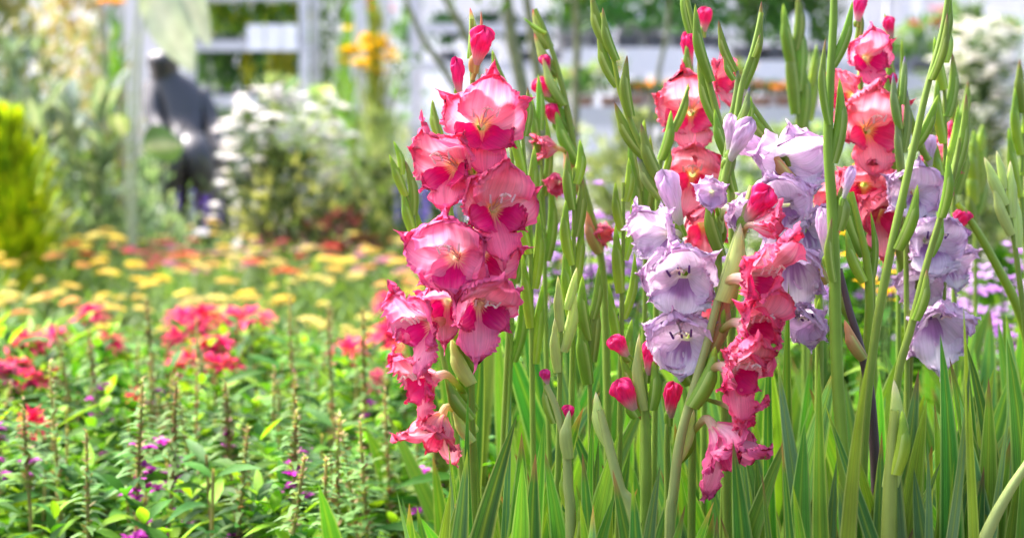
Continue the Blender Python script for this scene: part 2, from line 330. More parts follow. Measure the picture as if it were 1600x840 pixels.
# small white ornament between the orange pots
def ornament():
    p = P(1250, 100, 9.42); root = thing('garden_ornament', 'small white garden figure on a cream stand among the orange flowers', 'ornament', (p[0], 9.43, p[2])); x, y, z = p[0], 9.46, P(0, 98, 9.4)[2] + .013
    def lathe(prof, col, nm):
        b = Buf(); th = np.arange(16) / 16 * 6.283; m = np.array(prof); b.grid(np.stack([m[:, 0][:, None] * np.cos(th) + x, m[:, 0][:, None] * np.sin(th) + y, m[:, 1][:, None] + 0 * th + z], -1), col, closed=True); b.obj(nm, MT['paint'], root)
    lathe([(.001, 0), (.055, 0), (.05, .02), (.04, .06), (.045, .09), (.001, .095)], lin((232, 220, 170)), 'stand')
    lathe([(.001, .096), (.05, .097), (.055, .14), (.042, .17), (.04, .18), (.052, .20), (.05, .235), (.03, .26), (.001, .268)], lin((246, 246, 248)), 'body')
ornament()

# ------------------------------------------------------------------ thin trees
def tree(label, px, Y, r, seed, crown=True):
    rg = np.random.default_rng(seed); pts = [P(x, y, Y) for x, y in px]; l = pts[-1]
    pts = [pts[0] + (pts[0] - pts[1]) * 1.2] + pts + [np.array([l[0] + rg.normal(0, .03), Y, 0.0])]
    root = thing('tree', label, 'tree', tuple(pts[-1]), 'slender trees behind the gladioli')
    b = Buf(); b.tube(pts, [r * .5, r * .8, r, r * 1.1, r * 1.25], np.array([lin((134, 140, 96)), lin((126, 130, 92)), lin((110, 108, 84))]), n=10, k=24)
    top = pts[0]
    for k in range(4):
        d = np.array([rg.normal(0, .4), rg.normal(0, .3), rg.uniform(.3, .6)]); b.tube([top - [0, 0, .02], top + d * .5, top + d + [0, 0, .1]], [r * .45, r * .2], lin((120, 122, 86)), n=6, k=6)
    b.obj('trunk', MT['bark'], root)
    n = 420; pos = top + np.array([0, 0, .45]) + rg.normal(0, 1, (n, 3)) * np.array([.33, .3, .24]); b = Buf()
    b.leaves(pos, rg.normal(0, 1, (n, 3)) * [1, 1, .5], rg.uniform(.05, .09, n), rg.uniform(.02, .035, n), rg.uniform(0, .6, n), np.array([lin((90, 130, 50)), lin((120, 156, 64))])[rg.integers(2, size=n)]); b.obj('crown', MT['leaf'], root)
tree('slender bare-stemmed tree leaning inward, nearest to the yellow lilies', [(630, -10), (655, 50), (680, 90), (700, 120), (720, 200)], 5.4, .010, 31)
tree('slender tree just behind the crimson bud of the tall pink spike', [(690, -10), (708, 20), (730, 60), (752, 130), (765, 220)], 5.6, .013, 32)
tree('thickest of the slender olive-barked trees', [(792, -10), (800, 60), (815, 130), (828, 200), (835, 260)], 5.5, .023, 33)
tree('slender tree close beside the thickest olive-barked one', [(822, -10), (832, 60), (842, 130), (850, 240)], 5.8, .018, 34)
tree('slender upright tree behind the arching pink-budded stem', [(898, -10), (902, 60), (900, 130), (898, 220)], 6.0, .013, 35)
tree('thinnest slender tree, alone before the wide white bench', [(1048, -10), (1042, 50), (1030, 110), (1016, 200)], 5.7, .007, 36)

# ------------------------------------------------------------------ shrubs and tall plants
def shrub(name, label, cat, c, rad, n, leaf, cols, seed, flower=None, nf=0, fs=.03, up=.3, mat='soft', cone=False, stems=5, droop=.3, group=None, fn=8, ftop=.2, wl=1.0):
    """c = ground point; rad = (rx, ry, height)"""
    rg = np.random.default_rng(seed); root = thing(name, label, cat, tuple(c), group); rx, ry, h = rad; c = np.asarray(c, float)
    # clumpy volume
    nc = max(6, int(n / 110)); cc = np.stack([rg.normal(0, .42, nc), rg.normal(0, .42, nc), rg.uniform(.08, .92, nc)], -1); cs = rg.uniform(.14, .3, nc)
    k = rg.integers(nc, size=n); q = cc[k] + rg.normal(0, 1, (n, 3)) * cs[k][:, None]; q[:, 2] = np.abs(q[:, 2]); 
    wdt = (1 - .85 * np.clip(q[:, 2], 0, 1)) if cone else np.sqrt(np.clip(1.02 - (np.clip(q[:, 2], 0, 1) - .35) ** 2 / .46, .02, 1))
    rr = np.hypot(q[:, 0], q[:, 1]); sc = np.where(rr > 1, 1 / rr, 1); q[:, :2] *= (sc * wdt)[:, None]; q[:, 2] = np.minimum(q[:, 2], 1.03)
    pos = c + q * [rx, ry, h]; out = np.stack([q[:, 0], q[:, 1], q[:, 2] * .3], -1)
    dr = out * 1.2 + rg.normal(0, .6, (n, 3)) * (1 - up) + np.array([0, 0, up * 1.6])
    col = np.array(cols)[(rg.integers(len(cols), size=nc)[k] + (rg.random(n) > .75)) % len(cols)] * rg.uniform(.75, 1.25, (n, 1))
    b = Buf(); b.leaves(pos, dr, leaf[0] * rg.uniform(.6, 1.4, n), leaf[1] * rg.uniform(.7, 1.3, n), rg.uniform(0, droop, n), col); b.obj('foliage', MT[mat], root)
    b = Buf()
    for i in range(stems):
        a = rg.uniform(0, 6.28); e = c + np.array([math.cos(a) * rx * .4, math.sin(a) * ry * .4, h * .7]); b.tube([c + (e - c) * [.15, .15, 0], (c + e) / 2 + rg.normal(0, .02, 3), e], [.012, .004], lin((110, 96, 70)), n=5, k=6)
    b.obj('stem', MT['bark'], root)
    for i in range(nf):
        z = ftop + (1 - ftop) * rg.random() ** .7; a = rg.uniform(3.3, 6.1) if rg.random() < .75 else rg.uniform(0, 6.28)
        wz = (1 - .85 * z) if cone else math.sqrt(max(.05, 1.02 - (z - .35) ** 2 / .46)); p_ = c + np.array([math.cos(a) * rx * wz * rg.uniform(.6, 1.02), math.sin(a) * ry * wz * rg.uniform(.7, 1.05), h * z * 1.02])
        b = Buf(); bloom(b, p_, fs * rg.uniform(.75, 1.25), flower[rg.integers(len(flower))], rg, fn); b.obj('flower', MT['flower'], root)
    return root
def gp(px, Y): return (P(px, 400, Y)[0], Y, 0.0)
def zt(py, Y): return P(0, py, Y)[2]
LIME = [lin((184, 222, 0)), lin((156, 206, 4)), lin((206, 234, 20))]
shrub('conifer', 'bright lime yellow dwarf conifer at the edge of the flower bed', 'conifer', gp(14, 5.6), (.20, .2, zt(212, 5.6)), 3800, (.075, .022), LIME, 41, cone=False, up=.85, mat='soft', stems=3)
SAGE = [lin((150, 176, 136)), lin((176, 196, 160)), lin((120, 150, 104))]; OLV = [lin((92, 118, 66)), lin((122, 146, 84)), lin((72, 96, 54))]; PALE = [lin((176, 196, 140)), lin((150, 178, 112)), lin((204, 214, 168))]
shrub('shrub', 'grey-green leafy shrub next to the lime conifer', 'shrub', gp(140, 6.6), (.26, .3, zt(262, 6.6)), 1500, (.06, .02), OLV + SAGE, 42, up=.3)
shrub('shrub', 'pale silvery sage mound before the statue', 'shrub', gp(235, 6.7), (.30, .3, zt(268, 6.7)), 1900, (.05, .014), SAGE, 43, up=.6)
shrub('shrub', 'white-flowered shrub beside the statue', 'shrub', gp(432, 7.2), (.32, .32, zt(146, 7.2)), 1700, (.06, .02), PALE + OLV, 44, [lin((248, 248, 244))], 95, .042, .3, ftop=.42)
shrub('shrub', 'smaller white-flowered shrub next to the feathery grasses', 'shrub', gp(505, 7.5), (.20, .25, zt(160, 7.5)), 900, (.06, .018), PALE, 45, [lin((248, 248, 244))], 40, .042, .3, ftop=.5)
shrub('shrub', 'tall pale feathery plant between the white shrub and the thin trees', 'shrub', gp(600, 7.0), (.28, .28, zt(205, 7.0)), 1300, (.09, .008), PALE + SAGE, 46, up=.8, droop=.6)
shrub('shrub', 'dark green bush with yellow-edged leaves behind the yarrow', 'shrub', gp(450, 6.9), (.34, .28, zt(256, 6.9)), 2000, (.055, .02), OLV + [lin((196, 206, 130)), lin((60, 88, 44))], 47, up=.4)
shrub('shrub', 'variegated bush with creamy leaf edges under the feathery plant', 'shrub', gp(590, 6.8), (.30, .26, zt(272, 6.8)), 1900, (.05, .02), OLV + [lin((206, 212, 150)), lin((70, 96, 50))], 48, up=.4)
shrub('shrub', 'low dark bush just behind the tall pink spike', 'shrub', gp(690, 6.6), (.24, .26, zt(290, 6.6)), 1200, (.05, .02), [lin((60, 88, 44)), lin((84, 110, 56))], 49, up=.4)
shrub('shrub', 'dark leaved burgundy plant at the back rim of the yarrow', 'shrub', gp(520, 6.5), (.42, .16, zt(345, 6.5)), 900, (.05, .022), [lin((84, 44, 50)), lin((70, 84, 50)), lin((110, 60, 70))], 50, up=.4)
for i, (px, Y, top, cols, lb) in enumerate([(790, 6.6, 255, OLV, 'olive green bush behind the arching pink-budded stem'), (900, 6.9, 262, SAGE + PALE, 'pale green bush behind the lilac phlox'), (1010, 6.2, 245, PALE + OLV, 'light green bush seen under the lower bench'), (1130, 6.6, 250, SAGE, 'silvery bush behind the rose red spike'),
                                     (1250, 6.8, 262, OLV + PALE, 'bush behind the blurred green spikes over the lilac florets'), (1370, 6.3, 270, OLV, 'dark green bush behind the half hidden lilac florets'), (1490, 6.6, 235, SAGE + OLV, 'grey green bush under the white hydrangea'), (1620, 6.2, 240, OLV, 'deep green bush at the edge of the view beyond the gladioli')]):
    shrub('shrub', lb, 'shrub', gp(px, Y), (.34, .28, zt(top - 42, Y)), 1500, (.06, .022), cols + PALE, 60 + i, [lin((240, 240, 226))], 14 if i in (1, 3) else 0, .03, .35)
shrub('hydrangea', 'large white-flowering hydrangea before the glasshouse', 'hydrangea', gp(1520, 8.2), (.34, .3, zt(38, 8.2)), 1300, (.1, .05), PALE + OLV, 70, [lin((252, 252, 244)), lin((244, 248, 228))], 230, .034, .2, fn=8, ftop=.5)
shrub('shrub', 'tall grassy lily plant with yellow flowers next to the trolleys', 'lily', gp(590, 8.6), (.17, .2, zt(60, 8.6)), 800, (.16, .012), [lin((120, 160, 60)), lin((150, 170, 70)), lin((100, 124, 56))], 71, [lin((252, 214, 20))], 22, .06, .95, ftop=.82, droop=.5)
shrub('shrub', 'tall green plant with yellow lilies against the trolley post', 'lily', gp(552, 8.9), (.08, .12, zt(52, 8.9)), 350, (.15, .014), [lin((110, 156, 60)), lin((140, 170, 60))], 72, [lin((252, 214, 20))], 10, .05, .95, ftop=.85, droop=.5)
shrub('shrub', 'tall plant with orange flowers at its top beyond the trolleys', 'lily', gp(588, 11.0), (.22, .2, zt(2, 11.0)), 600, (.14, .02), [lin((100, 150, 50)), lin((140, 186, 60))], 73, [lin((250, 96, 50))], 22, .07, .9, ftop=.93)
shrub('shrub', 'tall plant with an orange yellow flower beside the slim posts', 'lily', gp(186, 9.5), (.12, .15, zt(6, 9.5)), 260, (.12, .02), YG, 74, [lin((246, 176, 20))], 5, .06, .9, ftop=.97)
for i, (px, Y, top, lb) in enumerate([(350, 13.0, -60, 'dark green shrub filling the view through the loaded trolley'), (440, 13.4, -70, 'green shrub behind the price cards of the loaded trolley'), (520, 13.2, -80, 'fresh green shrub between the two trolleys'), (620, 13.8, -20, 'green shrub behind the yellow lilies')]):
    shrub('tall_shrub', lb, 'shrub', gp(px, Y), (.42, .3, zt(top, Y)), 900, (.12, .05), [lin((84, 130, 56)), lin((120, 164, 66)), lin((66, 104, 50))], 130 + i, up=.4)
# thicket at the far edge behind conifer
for i, (px, Y, w_, top, cols, lb) in enumerate([(10, 9.5, .5, -20, [lin((164, 170, 104)), lin((140, 158, 84)), lin((184, 180, 120))], 'tall straw-coloured thicket far behind the lime conifer'), (110, 10.5, .5, -30, [lin((180, 184, 132)), lin((144, 164, 92)), lin((190, 168, 128))], 'dry pinkish green thicket between the straw thicket and slim posts'), (30, 7.3, .36, 95, [lin((104, 130, 104)), lin((84, 110, 84)), lin((150, 176, 156))], 'blue-green shrub behind the lime conifer')]):
    shrub('tall_shrub' if i < 2 else 'shrub', lb, 'shrub', gp(px, Y), (w_, .4, zt(top, Y)), 1900 if i < 2 else 1100, (.10, .035), cols, 80 + i, [lin((150, 90, 170))], 3 if i == 2 else 0, .03, .3)
# broad-leaved silver plants
def broadleaf(label, px, Y, top, n, L, W, cols, seed, name='broadleaf_plant', spread=.3, upr=.75, group=None):
    rg = np.random.default_rng(seed); c = np.array(gp(px, Y)); root = thing(name, label, 'leafy plant', tuple(c), group); h = zt(top, Y)
    b = Buf(); b.tube([c, c + [0, 0, h * .5], c + [.01, 0, h * .85]], [.014, .006], lin((140, 150, 110)), n=7, k=8); b.obj('stem', MT['stem'], root)
    for i in range(n):
        a = rg.uniform(0, 6.28); z = h * rg.uniform(.25, .8); p0 = c + [0, 0, z]; l = L * rg.uniform(.7, 1.2)
        d = unit([math.cos(a) * (1 - upr) * 1.6, math.sin(a) * (1 - upr) * 1.6, upr]); b = Buf()
        big_leaf(b, p0, d, l, W * rg.uniform(.8, 1.2), cols[rg.integers(len(cols))] * rg.uniform(.85, 1.15), rg.uniform(.2, .6)); b.obj('leaf', MT['soft'], root)
    return root
def big_leaf(b, p0, d, L, W, col, droop, nu=10, side=None):
    u = np.linspace(0, 1, nu); v = np.linspace(-1, 1, 5); d = unit(d); side = unit(np.cross(d, [0, 0, 1]) + 1e-4) if side is None else unit(side)
    ctr = p0 + d * (u * L)[:, None] - np.array([0, 0, 1]) * (droop * L * u ** 2)[:, None]; T = np.gradient(ctr, axis=0); T /= np.linalg.norm(T, axis=1)[:, None]; no = np.cross(side, T)
    w = W * .5 * np.sin(np.clip(u, .02, 1) ** .8 * math.pi) ** .8 + .001
    G = ctr[:, None] + w[:, None, None] * v[None, :, None] * side + (w[:, None] * (np.abs(v) * .25 + .05 * np.sin(9 * u[:, None] + v)))[..., None] * no[:, None]
    C = np.broadcast_to(np.asarray(col), (nu, 5, 3)).copy(); C[:, 2] = C[:, 2] * .6 + .3; b.grid(G, C)
SILV = [lin((122, 148, 122)), lin((150, 174, 152)), lin((98, 126, 100)), lin((110, 134, 96))]
for i, (px, Y, top, lb) in enumerate([(70, 6.4, 95, 'silver green plant with long upright leaves behind the lime conifer'), (118, 6.9, 85, 'grey-green long-leaved plant below the slim posts'), (160, 6.6, 110, 'dusty green long-leaved plant nearest the statue')]):
    broadleaf(lb, px, Y, top, 26, .30, .06, SILV, 90 + i, group='long-leaved silver plants')
# giant pale leaf plant arching over the statue
Y = 6.2; c = np.array(gp(205, Y)); root = thing('elephant_ear_plant', 'tall plant whose giant pale green leaves droop over the statue head', 'leafy plant', tuple(c))
for i, (pet, tip, W, col) in enumerate([([(205, 400), (206, 120), (222, -30)], (302, 96), .17, (222, 236, 222)), ([(210, 400), (216, 100), (262, -60)], (328, 58), .12, (226, 240, 226)), ([(212, 400), (205, 260), (222, 232)], (286, 216), .15, (110, 146, 92)), ([(204, 400), (196, 240), (192, 214)], (180, 170), .09, (150, 176, 130))]):
    b = Buf(); pts = [P(a_, b_, Y + .02 * i) for a_, b_ in pet]; pts[0][2] = 0; b.tube(pts, [.007, .004], lin((190, 205, 170)), n=7, k=14); s_ = b.obj('stalk', MT['stem'], root)
    p0, p1 = pts[-1], P(*tip, Y - .05); b = Buf(); big_leaf(b, p0, p1 - p0, np.linalg.norm(p1 - p0), W, lin(col) * .7, .12, side=unit(np.cross(p1 - p0, [0, 1, .2]))); b.obj('leaf', MT['soft'], s_)
# purple flower spikes
def salvia(label, px, Y, top, seed, col=lin((84, 50, 170)), n=5):
    rg = np.random.default_rng(seed); c = np.array(gp(px, Y)); root = thing('salvia', label, 'salvia', tuple(c), 'purple salvias behind the yarrow'); h = zt(top, Y)
    for i in range(n):
        e = c + np.array([rg.normal(0, .06), rg.normal(0, .05), h * rg.uniform(.88, 1.0)]); b = Buf(); b.tube([c, (c + e) / 2, e], [.004, .002], lin((90, 120, 60)), n=5, k=6); s_ = b.obj('stem', MT['stem'], root)
        m = 36; zz = rg.uniform(0, .16, m); a = rg.uniform(0, 6.28, m); dr = np.stack([np.cos(a), np.sin(a), np.full(m, .5)], -1); b = Buf(); b.leaves(e - np.stack([0 * zz, 0 * zz, zz], -1), dr, np.full(m, .02), np.full(m, .014), np.full(m, .2), np.tile(col, (m, 1)) * rg.uniform(.8, 1.3, (m, 1))); b.obj('flower_spike', MT['flower'], s_)
        m = 26; p_ = c + (e - c) * rg.uniform(.1, .75, m)[:, None]; a = rg.uniform(0, 6.28, m); b = Buf(); b.leaves(p_, np.stack([np.cos(a), np.sin(a), np.full(m, .3)], -1), np.full(m, .05), np.full(m, .02), np.full(m, .4), np.tile(lin((80, 120, 56)), (m, 1))); b.obj('foliage', MT['soft'], s_)
salvia('purple salvia standing before the statue', 330, 6.9, 278, 100); salvia('purple salvia behind the tall pink spike', 690, 6.3, 262, 101, n=7); salvia('dark purple salvia between dark bush and pink spike', 668, 6.5, 262, 102, n=4)

# ------------------------------------------------------------------ statue
def statue():
    Y = 8.0
    me = bpy.data.meshes.new('statue')
    J = [('pel', 292, 214, .085, 0), ('belly', 282, 192, .088, 0), ('chest', 270, 160, .105, -.02), ('neck', 257, 120, .042, -.05), ('head', 256, 96, .072, -.06), ('crown', 254, 78, .056, -.06),
         ('ls', 238, 146, .052, -.05), ('le', 242, 186, .036, -.12), ('lh', 262, 224, .030, -.24), ('rs', 308, 144, .055, .0), ('re', 330, 190, .038, -.04), ('rh', 338, 236, .03, -.16), ('rf', 340, 262, .024, -.2),
         ('lk', 268, 238, .07, -.30), ('lf', 262, 330, .045, -.28), ('lt', 258, 345, .03, -.38), ('rk', 304, 234, .068, -.28), ('rft', 330, 330, .045, -.22), ('rt', 332, 345, .03, -.32)]
    E = [('pel', 'belly'), ('belly', 'chest'), ('chest', 'neck'), ('neck', 'head'), ('head', 'crown'), ('chest', 'ls'), ('ls', 'le'), ('le', 'lh'), ('chest', 'rs'), ('rs', 're'), ('re', 'rh'), ('rh', 'rf'), ('pel', 'lk'), ('lk', 'lf'), ('lf', 'lt'), ('pel', 'rk'), ('rk', 'rft'), ('rft', 'rt')]
    ix = {j[0]: i for i, j in enumerate(J)}
    base = gp(285, Y); root = thing('statue', 'dark glossy bronze figure sitting hunched on a block among the shrubs', 'statue', base)
    me.from_pydata([tuple(P(j[1], j[2], Y + j[4])) for j in J], [(ix[a], ix[b]) for a, b in E], []); o = bpy.data.objects.new('body', me); COL.objects.link(o); o.parent = root; o.matrix_parent_inverse = inv_chain(root)
    md = o.modifiers.new('skin', 'SKIN'); 
    for i, j in enumerate(J): me.skin_vertices[0].data[i].radius = (j[3] * 1.28, j[3] * 1.28)
    me.skin_vertices[0].data[0].use_root = True
    sb = o.modifiers.new('sub', 'SUBSURF'); sb.levels = sb.render_levels = 2
    m = mat_solid('polished_bronze', .28, .0, (9, .25), .9, .1); pr = [n for n in m.node_tree.nodes if n.type == 'BSDF_PRINCIPLED'][0]
    for l in list(pr.inputs['Base Color'].links): m.node_tree.links.remove(l)
    pr.inputs['Roughness'].default_value = .5; pr.inputs['Base Color'].default_value = (.014, .014, .017, 1); pr.inputs['Coat Weight'].default_value = .25; me.materials.append(m)
    md.use_smooth_shade = True
    b = Buf(); p = P(288, 244, Y); b.box((p[0] - .2, Y - .12, 0), (p[0] + .17, Y + .25, p[2]), lin((40, 40, 42))); b.obj('plinth', MT['stone'], root, False)
statue()

# ------------------------------------------------------------------ the flower bed
LG = [lin((70, 122, 30)), lin((96, 150, 40)), lin((56, 104, 34)), lin((140, 184, 50)), lin((80, 134, 54)), lin((154, 200, 58))]
def lance_leaves(b, rg, pos, dr, L, W, bright=1.0):
    n = len(pos); c = np.array(LG)[rg.integers(len(LG), size=n)] * rg.uniform(.75, 1.2, (n, 1)) * bright
    b.leaves(pos, dr, L, W, rg.uniform(.1, .55, n), c, colt=c * 1.15, rows=(0, .22, .45, .7, .88, 1), prof=(.12, .75, 1, .72, .34, .02), fold=.3, roll=rg.normal(0, .35, n))
def make_loosestrife(seed, H=.65, blossoms=0, spike=.16, side=5, leafy=False):
    rg = np.random.default_rng(seed); root = thing('loosestrife', 'slender loosestrife plant with a fading seed spike above green leaves', 'loosestrife', (0, 0, 0), 'loosestrife plants in the flower bed')
    lean = rg.normal(0, .03, 2); top = np.array([lean[0], lean[1], H]); sp = catmull([np.zeros(3), np.array([lean[0] * .3, lean[1] * .3, H * .5]), top], 30)
    red = lin((186, 176, 110)); b = Buf(); b.tube(sp, [.0036, .0030, .0016], np.array([lin((130, 160, 70)), lin((150, 176, 80)), lin((184, 168, 116)), red]), n=6); b.obj('stem', MT['soft'], root)
    # opposite leaves up to the spike
    pos, dr, L, W = [], [], [], []
    zl = H - spike; nz = 15 if leafy else 13
    for i in range(nz):
        z = zl * (.12 + .88 * i / (nz - 1)); a0 = i * 1.57 + rg.normal(0, .3); p = np.array([np.interp(z, sp[:, 2], sp[:, 0]), np.interp(z, sp[:, 2], sp[:, 1]), z]); sz = (.092 if leafy else .082) * (1 - .45 * (i / nz) ** 2)
        for k in range(2):
            a = a0 + k * math.pi + rg.normal(0, .2); pos.append(p); dr.append([math.cos(a), math.sin(a), rg.uniform(.2, .8)]); L.append(sz * 1.28 * rg.uniform(.8, 1.25)); W.append(sz * .25)
    for s_ in range(side):      # leafy side shoots
        z = zl * rg.uniform(.25, .8); a = rg.uniform(0, 6.28); l = rg.uniform(.08, .15); p0 = np.array([0, 0, z]) + top * (z / H) * [1, 1, 0]; e = p0 + np.array([math.cos(a) * l * .6, math.sin(a) * l * .6, l]);
        for i in range(6):
            t = (i + 1) / 6; a0 = rg.uniform(0, 6.28)
            for k in range(3): pos.append(p0 + (e - p0) * t); dr.append([math.cos(a0 + k * 2.1), math.sin(a0 + k * 2.1), .3 + t]); L.append(.07 * rg.uniform(.6, 1.1) * (1.1 - .4 * t)); W.append(.014)
    b = Buf(); lance_leaves(b, rg, np.array(pos), np.array(dr, float), np.array(L), np.array(W)); b.obj('foliage', MT['leaf'], root)
    # spike: whorls of little calyces and bracts
    if leafy: return root
    b = Buf(); nw = 22
    for i in range(nw):
        t = i / (nw - 1); z = zl + spike * t ** .85 * .985; p = np.array([np.interp(z, sp[:, 2], sp[:, 0]), np.interp(z, sp[:, 2], sp[:, 1]), z]); m = 5; pj = p + np.stack([np.zeros(m), np.zeros(m), rg.normal(0, .006, m)], -1); a = rg.uniform(0, 6.28) + np.arange(m) / m * 6.283
        d = np.stack([np.cos(a), np.sin(a), np.full(m, .7)], -1); r = .0115 * (1 - .5 * t)
        c = np.array([lin((196, 160, 120)), lin((160, 186, 90)), lin((190, 200, 120)), lin((176, 124, 116)), lin((150, 176, 80))])[rg.integers(4, size=m)] * rg.uniform(.8, 1.2, (m, 1))
        b.leaves(pj, d, r * rg.uniform(.6, 1.5, m), r * rg.uniform(.4, .8, m), np.zeros(m), c, fold=.6)
        if t < .8:
            m = 2; a = rg.uniform(0, 6.28) + np.arange(m) * 3.14; d = np.stack([np.cos(a), np.sin(a), np.full(m, .25)], -1); b.leaves(np.tile(p, (m, 1)), d, np.full(m, .040 * (1.15 - t)), np.full(m, .008), np.full(m, .4), np.tile(lin((132, 172, 92)), (m, 1)))
    b.obj('seed_spike', MT['soft'], root)
    for i in range(blossoms):
        z = zl - rg.uniform(-.04, .12); a = rg.uniform(0, 6.28); p = np.array([0, 0, z]) + top * (z / H) * [1, 1, 0] + np.array([math.cos(a), math.sin(a), .3]) * .009
        b = Buf()
        for q in range(3): bloom(b, p + rg.normal(0, .006, 3), .0115, lin((200, 50, 190)), rg, 6, lin((150, 30, 130)))
        b.obj('blossom', MT['flower'], root)
    return root
protos = [make_loosestrife(200 + i, .65, [0, 2, 5, 0, 9, 0, 1, 4][i], [.19, .15, .13, .21, .12, .17, .10, .14][i]) for i in range(8)]
protos += [make_loosestrife(220 + i, .54, 0, .012, 7, True) for i in range(4)]
for o in protos[8:]: o['label'] = 'leafy loosestrife shoot without any flower spike'
index_children()
hand = [(15, 545, 2.0), (28, 440, 2.6), (102, 572, 2.05), (150, 505, 2.5), (168, 520, 2.4), (228, 560, 2.3), (258, 462, 2.55), (290, 572, 2.2), (345, 610, 2.15), (378, 598, 2.1), (412, 578, 2.25), (385, 712, 1.75), (460, 456, 2.5), (466, 602, 2.05), (510, 648, 1.95), (526, 474, 2.4), (571, 474, 2.45), (620, 612, 2.1), (490, 700, 1.85), (56, 640, 1.95), (304, 500, 2.55), (240, 600, 1.95), (185, 600, 1.9), (600, 640, 2.0), (440, 640, 1.9), (130, 680, 1.85), (330, 680, 1.85), (625, 480, 2.6)]
plab = {1: 'loosestrife with two faint magenta blossoms on a slim spike', 6: 'loosestrife with a single magenta blossom on a short spike', 2: 'loosestrife with a few magenta blossoms under its seed spike', 4: 'loosestrife with many magenta blossoms on a short brown spike', 7: 'loosestrife with two magenta blossoms below a green-brown spike'}
placed = []; rg = np.random.default_rng(33); used = set()
def put(protos_, i, x, y, s, rz, label=None):
    o = protos_[i]
    if i not in used: used.add(i)
    else: o = copy_tree(o)
    o.location = (x, y, 0); o.rotation_euler = (0, 0, rz); o.scale = (1, 1, s) if not isinstance(s, tuple) else s
    if label: o['label'] = label
    return o
for k, (px, py, Y) in enumerate(hand):
    i = 4 if px in (168, 240, 185) else (2 if px in (15, 466) else (7 if px == 510 else [0, 1, 3, 5, 6][k % 5])); p = P(px, py, Y); s = p[2] / .65
    put(protos, i, p[0], Y, (1, 1, s), rg.uniform(0, 6.28), plab.get(i)); placed.append((p[0], Y))
cnt = 0
for _ in range(4000):
    if cnt >= 215: break
    Y = rg.uniform(1.55, 3.15); x = P(rg.uniform(-90, 760 if Y < 2.3 else 900), 500, Y)[0]
    if any((x - a) ** 2 + (Y - b) ** 2 < .057 ** 2 for a, b in placed): continue
    placed.append((x, Y)); i = int(rg.integers(8)) if cnt % 6 == 0 else 8 + int(rg.integers(4)); s = rg.uniform(.74, .9) if i < 8 else rg.uniform(.86, 1.04)
    s *= .88 if Y < 1.9 else 1.0; cnt += 1
    put(protos, i, x, Y, (1.1, 1.1, s), rg.uniform(0, 6.28), plab.get(i))
# low leafy growth between the plants
b = Buf(); n = 9000; Yr = rg.uniform(1.5, 3.6, n); X = (rg.uniform(-120, 960, n) - 800) / 1600 * FW * Yr; 
pos = np.stack([X, Yr, rg.uniform(.02, .40, n)], -1); a = rg.uniform(0, 6.28, n); lance_leaves(b, rg, pos, np.stack([np.cos(a), np.sin(a), rg.uniform(-.1, .9, n)], -1), rg.uniform(.04, .08, n), rg.uniform(.010, .017, n)); tag(b.obj('undergrowth', MT['leaf']), kind='stuff')
bpy.data.objects['undergrowth']['label'] = 'dense green leafy undergrowth covering the flower bed'

# red bee balm
def make_balm(seed, H=.55, col=lin((226, 20, 70))):
    rg = np.random.default_rng(seed); root = thing('bee_balm', 'shaggy crimson bee balm flower on an upright stem', 'bee balm', (0, 0, 0), 'crimson bee balm in the bed')
    b = Buf(); b.tube([(0, 0, 0), (.01, 0, H * .5), (0, 0, H - .015)], [.004, .003], lin((110, 90, 60)), n=6, k=10); b.obj('stem', MT['stem'], root)
    b = Buf()
    for k, (m, el, l) in enumerate([(24, .05, .046), (20, .5, .038), (14, .95, .028)]):
        a = rg.uniform(0, 6.28, m); e = el + rg.normal(0, .15, m); d = np.stack([np.cos(a) * np.cos(e), np.sin(a) * np.cos(e), np.sin(e)], -1); c = np.tile(col, (m, 1)) * rg.uniform(.7, 1.15, (m, 1)); c[:, 1] += rg.uniform(0, .05, m)
        b.leaves(np.tile([0, 0, H], (m, 1)) + d * .006, d, l * rg.uniform(.75, 1.2, m), np.full(m, .009), rg.uniform(.1, .5, m), c, rows=(0, .4, .8, 1), prof=(.4, .8, 1.0, .3), fold=.5)
    b.obj('flower', MT['flower'], root)
    b = Buf(); m = 22; a = rg.uniform(0, 6.28, m); d = np.stack([np.cos(a), np.sin(a), rg.uniform(-.9, -.1, m)], -1); b.leaves(np.tile([0, 0, H - .006], (m, 1)), d, np.full(m, .018), np.full(m, .006), np.zeros(m), np.tile(lin((96, 40, 46)), (m, 1))); b.obj('calyx', MT['leaf'], root)
    b = Buf(); pos, dr = [], []
    for i in range(12):
        z = H * (.25 + .68 * i / 11); a0 = i * 1.57 + rg.normal(0, .2)
        for k in range(2): pos.append([0, 0, z]); dr.append([math.cos(a0 + k * 3.14), math.sin(a0 + k * 3.14), .35])
    pos = np.array(pos, float); lance_leaves(b, rg, pos, np.array(dr), rg.uniform(.05, .075, len(pos)), np.full(len(pos), .024)); b.obj('foliage', MT['leaf'], root)
    return root
balms = [make_balm(300 + i, .55, [lin((238, 24, 110)), lin((230, 16, 98)), lin((242, 60, 134))][i]) for i in range(3)]
used.clear(); index_children()
